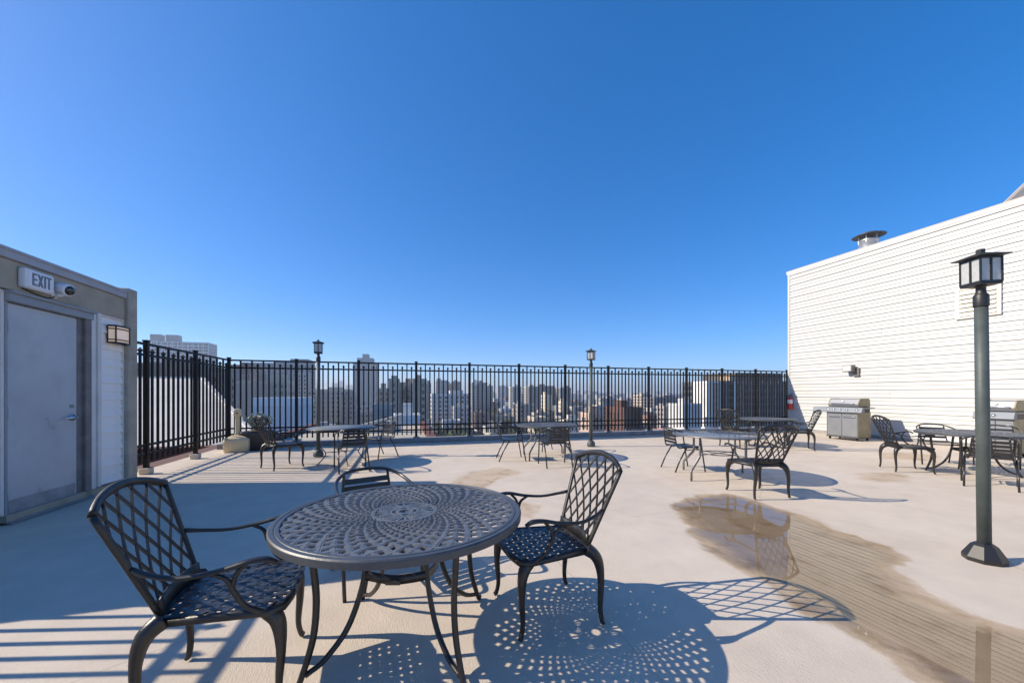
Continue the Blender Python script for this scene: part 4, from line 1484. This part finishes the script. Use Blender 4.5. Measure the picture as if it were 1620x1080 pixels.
mb = MB(); mb.add([(-3.6, 24, -.95), (-.2, 24, -.95), (-.2, 24, .12), (-3.6, 24, -.75), (-3.6, 24.4, -.95), (-.2, 24.4, -.95), (-.2, 24.4, .12), (-3.6, 24.4, -.75)],
                 [[0, 1, 2, 3], [7, 6, 5, 4], [3, 2, 6, 7], [1, 5, 6, 2], [0, 3, 7, 4]]); mb.build("stair_wall", M_ROOFW, nb2)
TAKEN.append((-31, 2, 12, 31))
pl_ = building("white_penthouse", "white walled penthouse with bluish shade left of the first lamp post", (-17.0, -12.2, 50.8, .2), 8, (.70, .71, .72), blank=True, bulk=False)
building("brown_parapet_house", "low brown brick house below the side fence at the deck edge", (-14, -4.75, 7.3, -.78), 5.3, (.12, .06, .05), blank=True, bulk=False)


# ------------------------------------------------------------------ low city blocks
fr_ = random.Random(21)
PAL = [(.62, .60, .56), (.50, .46, .40), (.40, .34, .28), (.30, .18, .14), (.34, .34, .34), (.66, .66, .66), (.48, .42, .34), (.24, .22, .21), (.56, .52, .45), (.40, .38, .36)]


def free(x0, x1, y0, y1):
    return all(x1 < a or x0 > b or y1 < c or y0 > d for a, b, c, d in TAKEN)


HOUSES, TREES = [], []
# plots whose house or tree can be seen over the fence and between the larger buildings; the rest stay empty
SEEN_H = set([7, 10, 11, 21, 27, 29, 53, 54, 59, 62, 68, 72, 73, 78, 85, 87, 89, 95, 103, 111, 114, 118, 124, 132, 154, 155, 168, 170, 192, 193, 209, 217, 220, 221, 228, 229, 231, 255, 256, 262, 263, 268, 281, 283, 301, 303, 306, 317, 318, 324, 337, 340, 344, 355, 361, 362, 374, 386, 405, 408])
SEEN_T = set([15, 16, 32, 40, 56, 61, 67, 69, 80, 83, 90, 92, 94, 101, 114, 119, 126, 137, 139, 144, 164, 165, 169, 179, 182, 186, 190, 195, 215, 220, 222])
cnt = 0
tries = 0
while cnt < 420 and tries < 14000:
    tries += 1
    d = 190 * (5 ** fr_.random())
    la = fr_.uniform(-.70, .74) * d
    X = d * math.sin(YAW) + la * math.cos(YAW)
    Y = d * math.cos(YAW) - la * math.sin(YAW)
    w = fr_.uniform(6, 14); dp = fr_.uniform(7, 14)
    zt = GZ + fr_.choice((6, 7.5, 9, 11, 13, 16)) * (1.2 if d > 420 else 1) * fr_.uniform(.9, 1.15)
    if Y < 40: continue
    if not free(X - w / 2, X + w / 2, Y, Y + dp): continue
    if d > 420:
        w *= 1.5; dp *= 1.4
    c = PAL[fr_.randrange(len(PAL))]
    s_ = fr_.choice((.82, .94, 1.05))
    blk = fr_.random() < .6
    if cnt not in SEEN_H:
        TAKEN.append((X - w / 2 - 4, X + w / 2 + 4, Y - 4, Y + dp + 4))
        cnt += 1
        continue
    hb = building("city_house", "low flat roofed house among the crowded city blocks beyond the back fence", (X - w / 2, X + w / 2, Y, zt), dp, tuple(round(min(.75, q * s_), 2) for q in c),
             (3.0, 3.3, 1.2, 1.5) if d < 300 else (4.5, 3.8, 2.0, 1.7), bulk=blk, group="low city houses beyond the fence", low=-23)
    HOUSES.append((hb, d, X, Y, zt, w, dp, c))
    cnt += 1

# ------------------------------------------------------------------ trees
M_TREE = [mat("tree_green_%d" % k, c, .75, var=.5, scale=.35) for k, c in enumerate(((.060, .080, .035), (.045, .062, .030), (.105, .110, .048)))]
M_BARK = mat("bark", (.09, .07, .055), .9, var=.3)


def tree_meshes(seed, m):
    g = random.Random(seed)
    tr = MB()
    tr.tube(spl([(0, 0, 0), (.1, .05, 2.5), (.05, -.1, 5), (.2, .1, 7.5)]), [.32, .24, .17, .08], n=8)
    cl = []
    for k in range(9):
        a = g.uniform(0, 2 * PI); r = g.uniform(.8, 2.9); z = g.uniform(4.2, 9.2)
        e = Vector((r * math.cos(a), r * math.sin(a), z))
        tr.tube(spl([(.08, 0, g.uniform(2.8, 5.5)), e * .5 + Vector((0, 0, z * .12)), e], 4), [.12, .07, .03], n=5)
        cl.append((e, g.uniform(.9, 1.7)))
    cl.append((Vector((0, 0, 8.2)), 1.9))
    cr = MB()
    for e, r in cl:
        for q in range(95):
            d = Vector((g.gauss(0, 1), g.gauss(0, 1), g.gauss(0, .85)))
            p = e + d.normalized() * r * g.random() ** .45
            n1 = Vector((g.gauss(0, 1), g.gauss(0, 1), g.gauss(0, 1))).normalized()
            n2 = n1.orthogonal().normalized() * g.uniform(.14, .30)
            n1 = n1 * g.uniform(.18, .40)
            cr.add([p - n1, p + n2, p + n1, p - n2], [[0, 1, 2, 3]])
    return cr.mesh("crown", m), tr.mesh("trunk", M_BARK)


TM = [tree_meshes(k, M_TREE[k % 3]) for k in range(6)]
cnt = tries = 0
while cnt < 230 and tries < 9000:
    tries += 1
    d = 130 * (5 ** fr_.random())
    la = fr_.uniform(-.5, .66) * d
    X = d * math.sin(YAW) + la * math.cos(YAW)
    Y = d * math.cos(YAW) - la * math.sin(YAW)
    sc = fr_.uniform(.75, 1.45)
    zt = GZ + 10.0 * sc
    base = GZ
    v = 623 + (1.35 - zt) * 605 / d
    if v > 705 or Y < 34: continue
    if not free(X - 2, X + 2, Y - 2, Y + 2): continue
    cr, tr = TM[fr_.randrange(6)]
    ry = fr_.uniform(0, 6)
    TAKEN.append((X - 3, X + 3, Y - 3, Y + 3))
    if cnt not in SEEN_T:
        cnt += 1
        continue
    t = thing("street_tree", "leafy olive green street tree between the low rooftops beyond the back fence", "tree", (X, Y, GZ), ry, "street trees in the city")
    t.scale = (sc, sc, sc)
    inst("crown", cr, t); inst("trunk", tr, t)
    TREES.append((t, d, X, Y, zt, sc))
    cnt += 1

# far skyline, one hazy mass
mb = MB()
for k in range(420):
    d = fr_.uniform(1300, 3800)
    la = fr_.uniform(-.95, .95) * d
    X = d * math.sin(YAW) + la * math.cos(YAW); Y = d * math.cos(YAW) - la * math.sin(YAW)
    w = fr_.uniform(18, 60)
    u = 810 + la / d * 605
    hi = 10 + 30 * max(0, 1 - abs(u - 535) / 90) + 10 * max(0, 1 - abs(u - 780) / 120)
    top = 1.35 + fr_.uniform(-3, max(1.5, hi * fr_.random() ** 1.6)) * d / 605 * .6
    mb.bx(X, X + w, Y, Y + w, GZ, top)
tag(mb.build("distant_skyline", cm((.33, .34, .36))), "hazy mass of far off city buildings along the horizon", "skyline", kind="stuff")

# say which fence panel shows each house and tree
ORD = "first second third fourth fifth sixth seventh eighth ninth tenth eleventh twelfth thirteenth fourteenth fifteenth sixteenth seventeenth eighteenth nineteenth twentieth".split()
CW = {(.62, .60, .56): "pale grey", (.50, .46, .40): "beige", (.40, .34, .28): "tan", (.30, .18, .14): "red brick", (.34, .34, .34): "grey", (.66, .66, .66): "white",
      (.48, .42, .34): "sandy", (.24, .22, .21): "dark brown", (.56, .52, .45): "cream", (.40, .38, .36): "taupe"}


def panel(X, Y):
    x = X * FY / Y
    return ORD[max(0, min(11, int((x - FX) / 1.505)))]


def relabel(rows, phrase):
    by = {}
    for t, d, pn, cw in rows: by.setdefault((pn, cw), []).append((d, t))
    for (pn, cw), l in by.items():
        l.sort(key=lambda q: q[0])
        for k, (d, t) in enumerate(l):
            rank = "" if len(l) == 1 else (", the nearest" if k == 0 else ", %s nearest" % ORD[min(k, 19)])
            t["label"] = phrase % (cw, pn) + rank


relabel([(t, d, panel(X, Y), CW[c]) for t, d, X, Y, zt, w, dp, c in HOUSES], "low %s house seen through the %s back fence panel from the left")
relabel([(t, d, panel(X, Y), "leafy green") for t, d, X, Y, zt, sc in TREES], "%s street tree seen through the %s back fence panel from the left")

# haze: one closed box of even air round the place
HAZE = True
if HAZE:
    mb = MB(); mb.bx(-4200, 4400, -60, 4300, GZ - 1.5, 96)
    m = bpy.data.materials.new("haze_air")
    m.use_nodes = True
    nt = m.node_tree
    nt.nodes.clear()
    out = nt.nodes.new("ShaderNodeOutputMaterial")
    pv = nt.nodes.new("ShaderNodeVolumePrincipled")
    pv.inputs["Color"].default_value = (.80, .87, .97, 1)
    pv.inputs["Density"].default_value = .00045
    pv.inputs["Anisotropy"].default_value = .2
    nt.links.new(pv.outputs[0], out.inputs["Volume"])
    hz = mb.build("haze", m)
    tag(hz, kind="stuff")
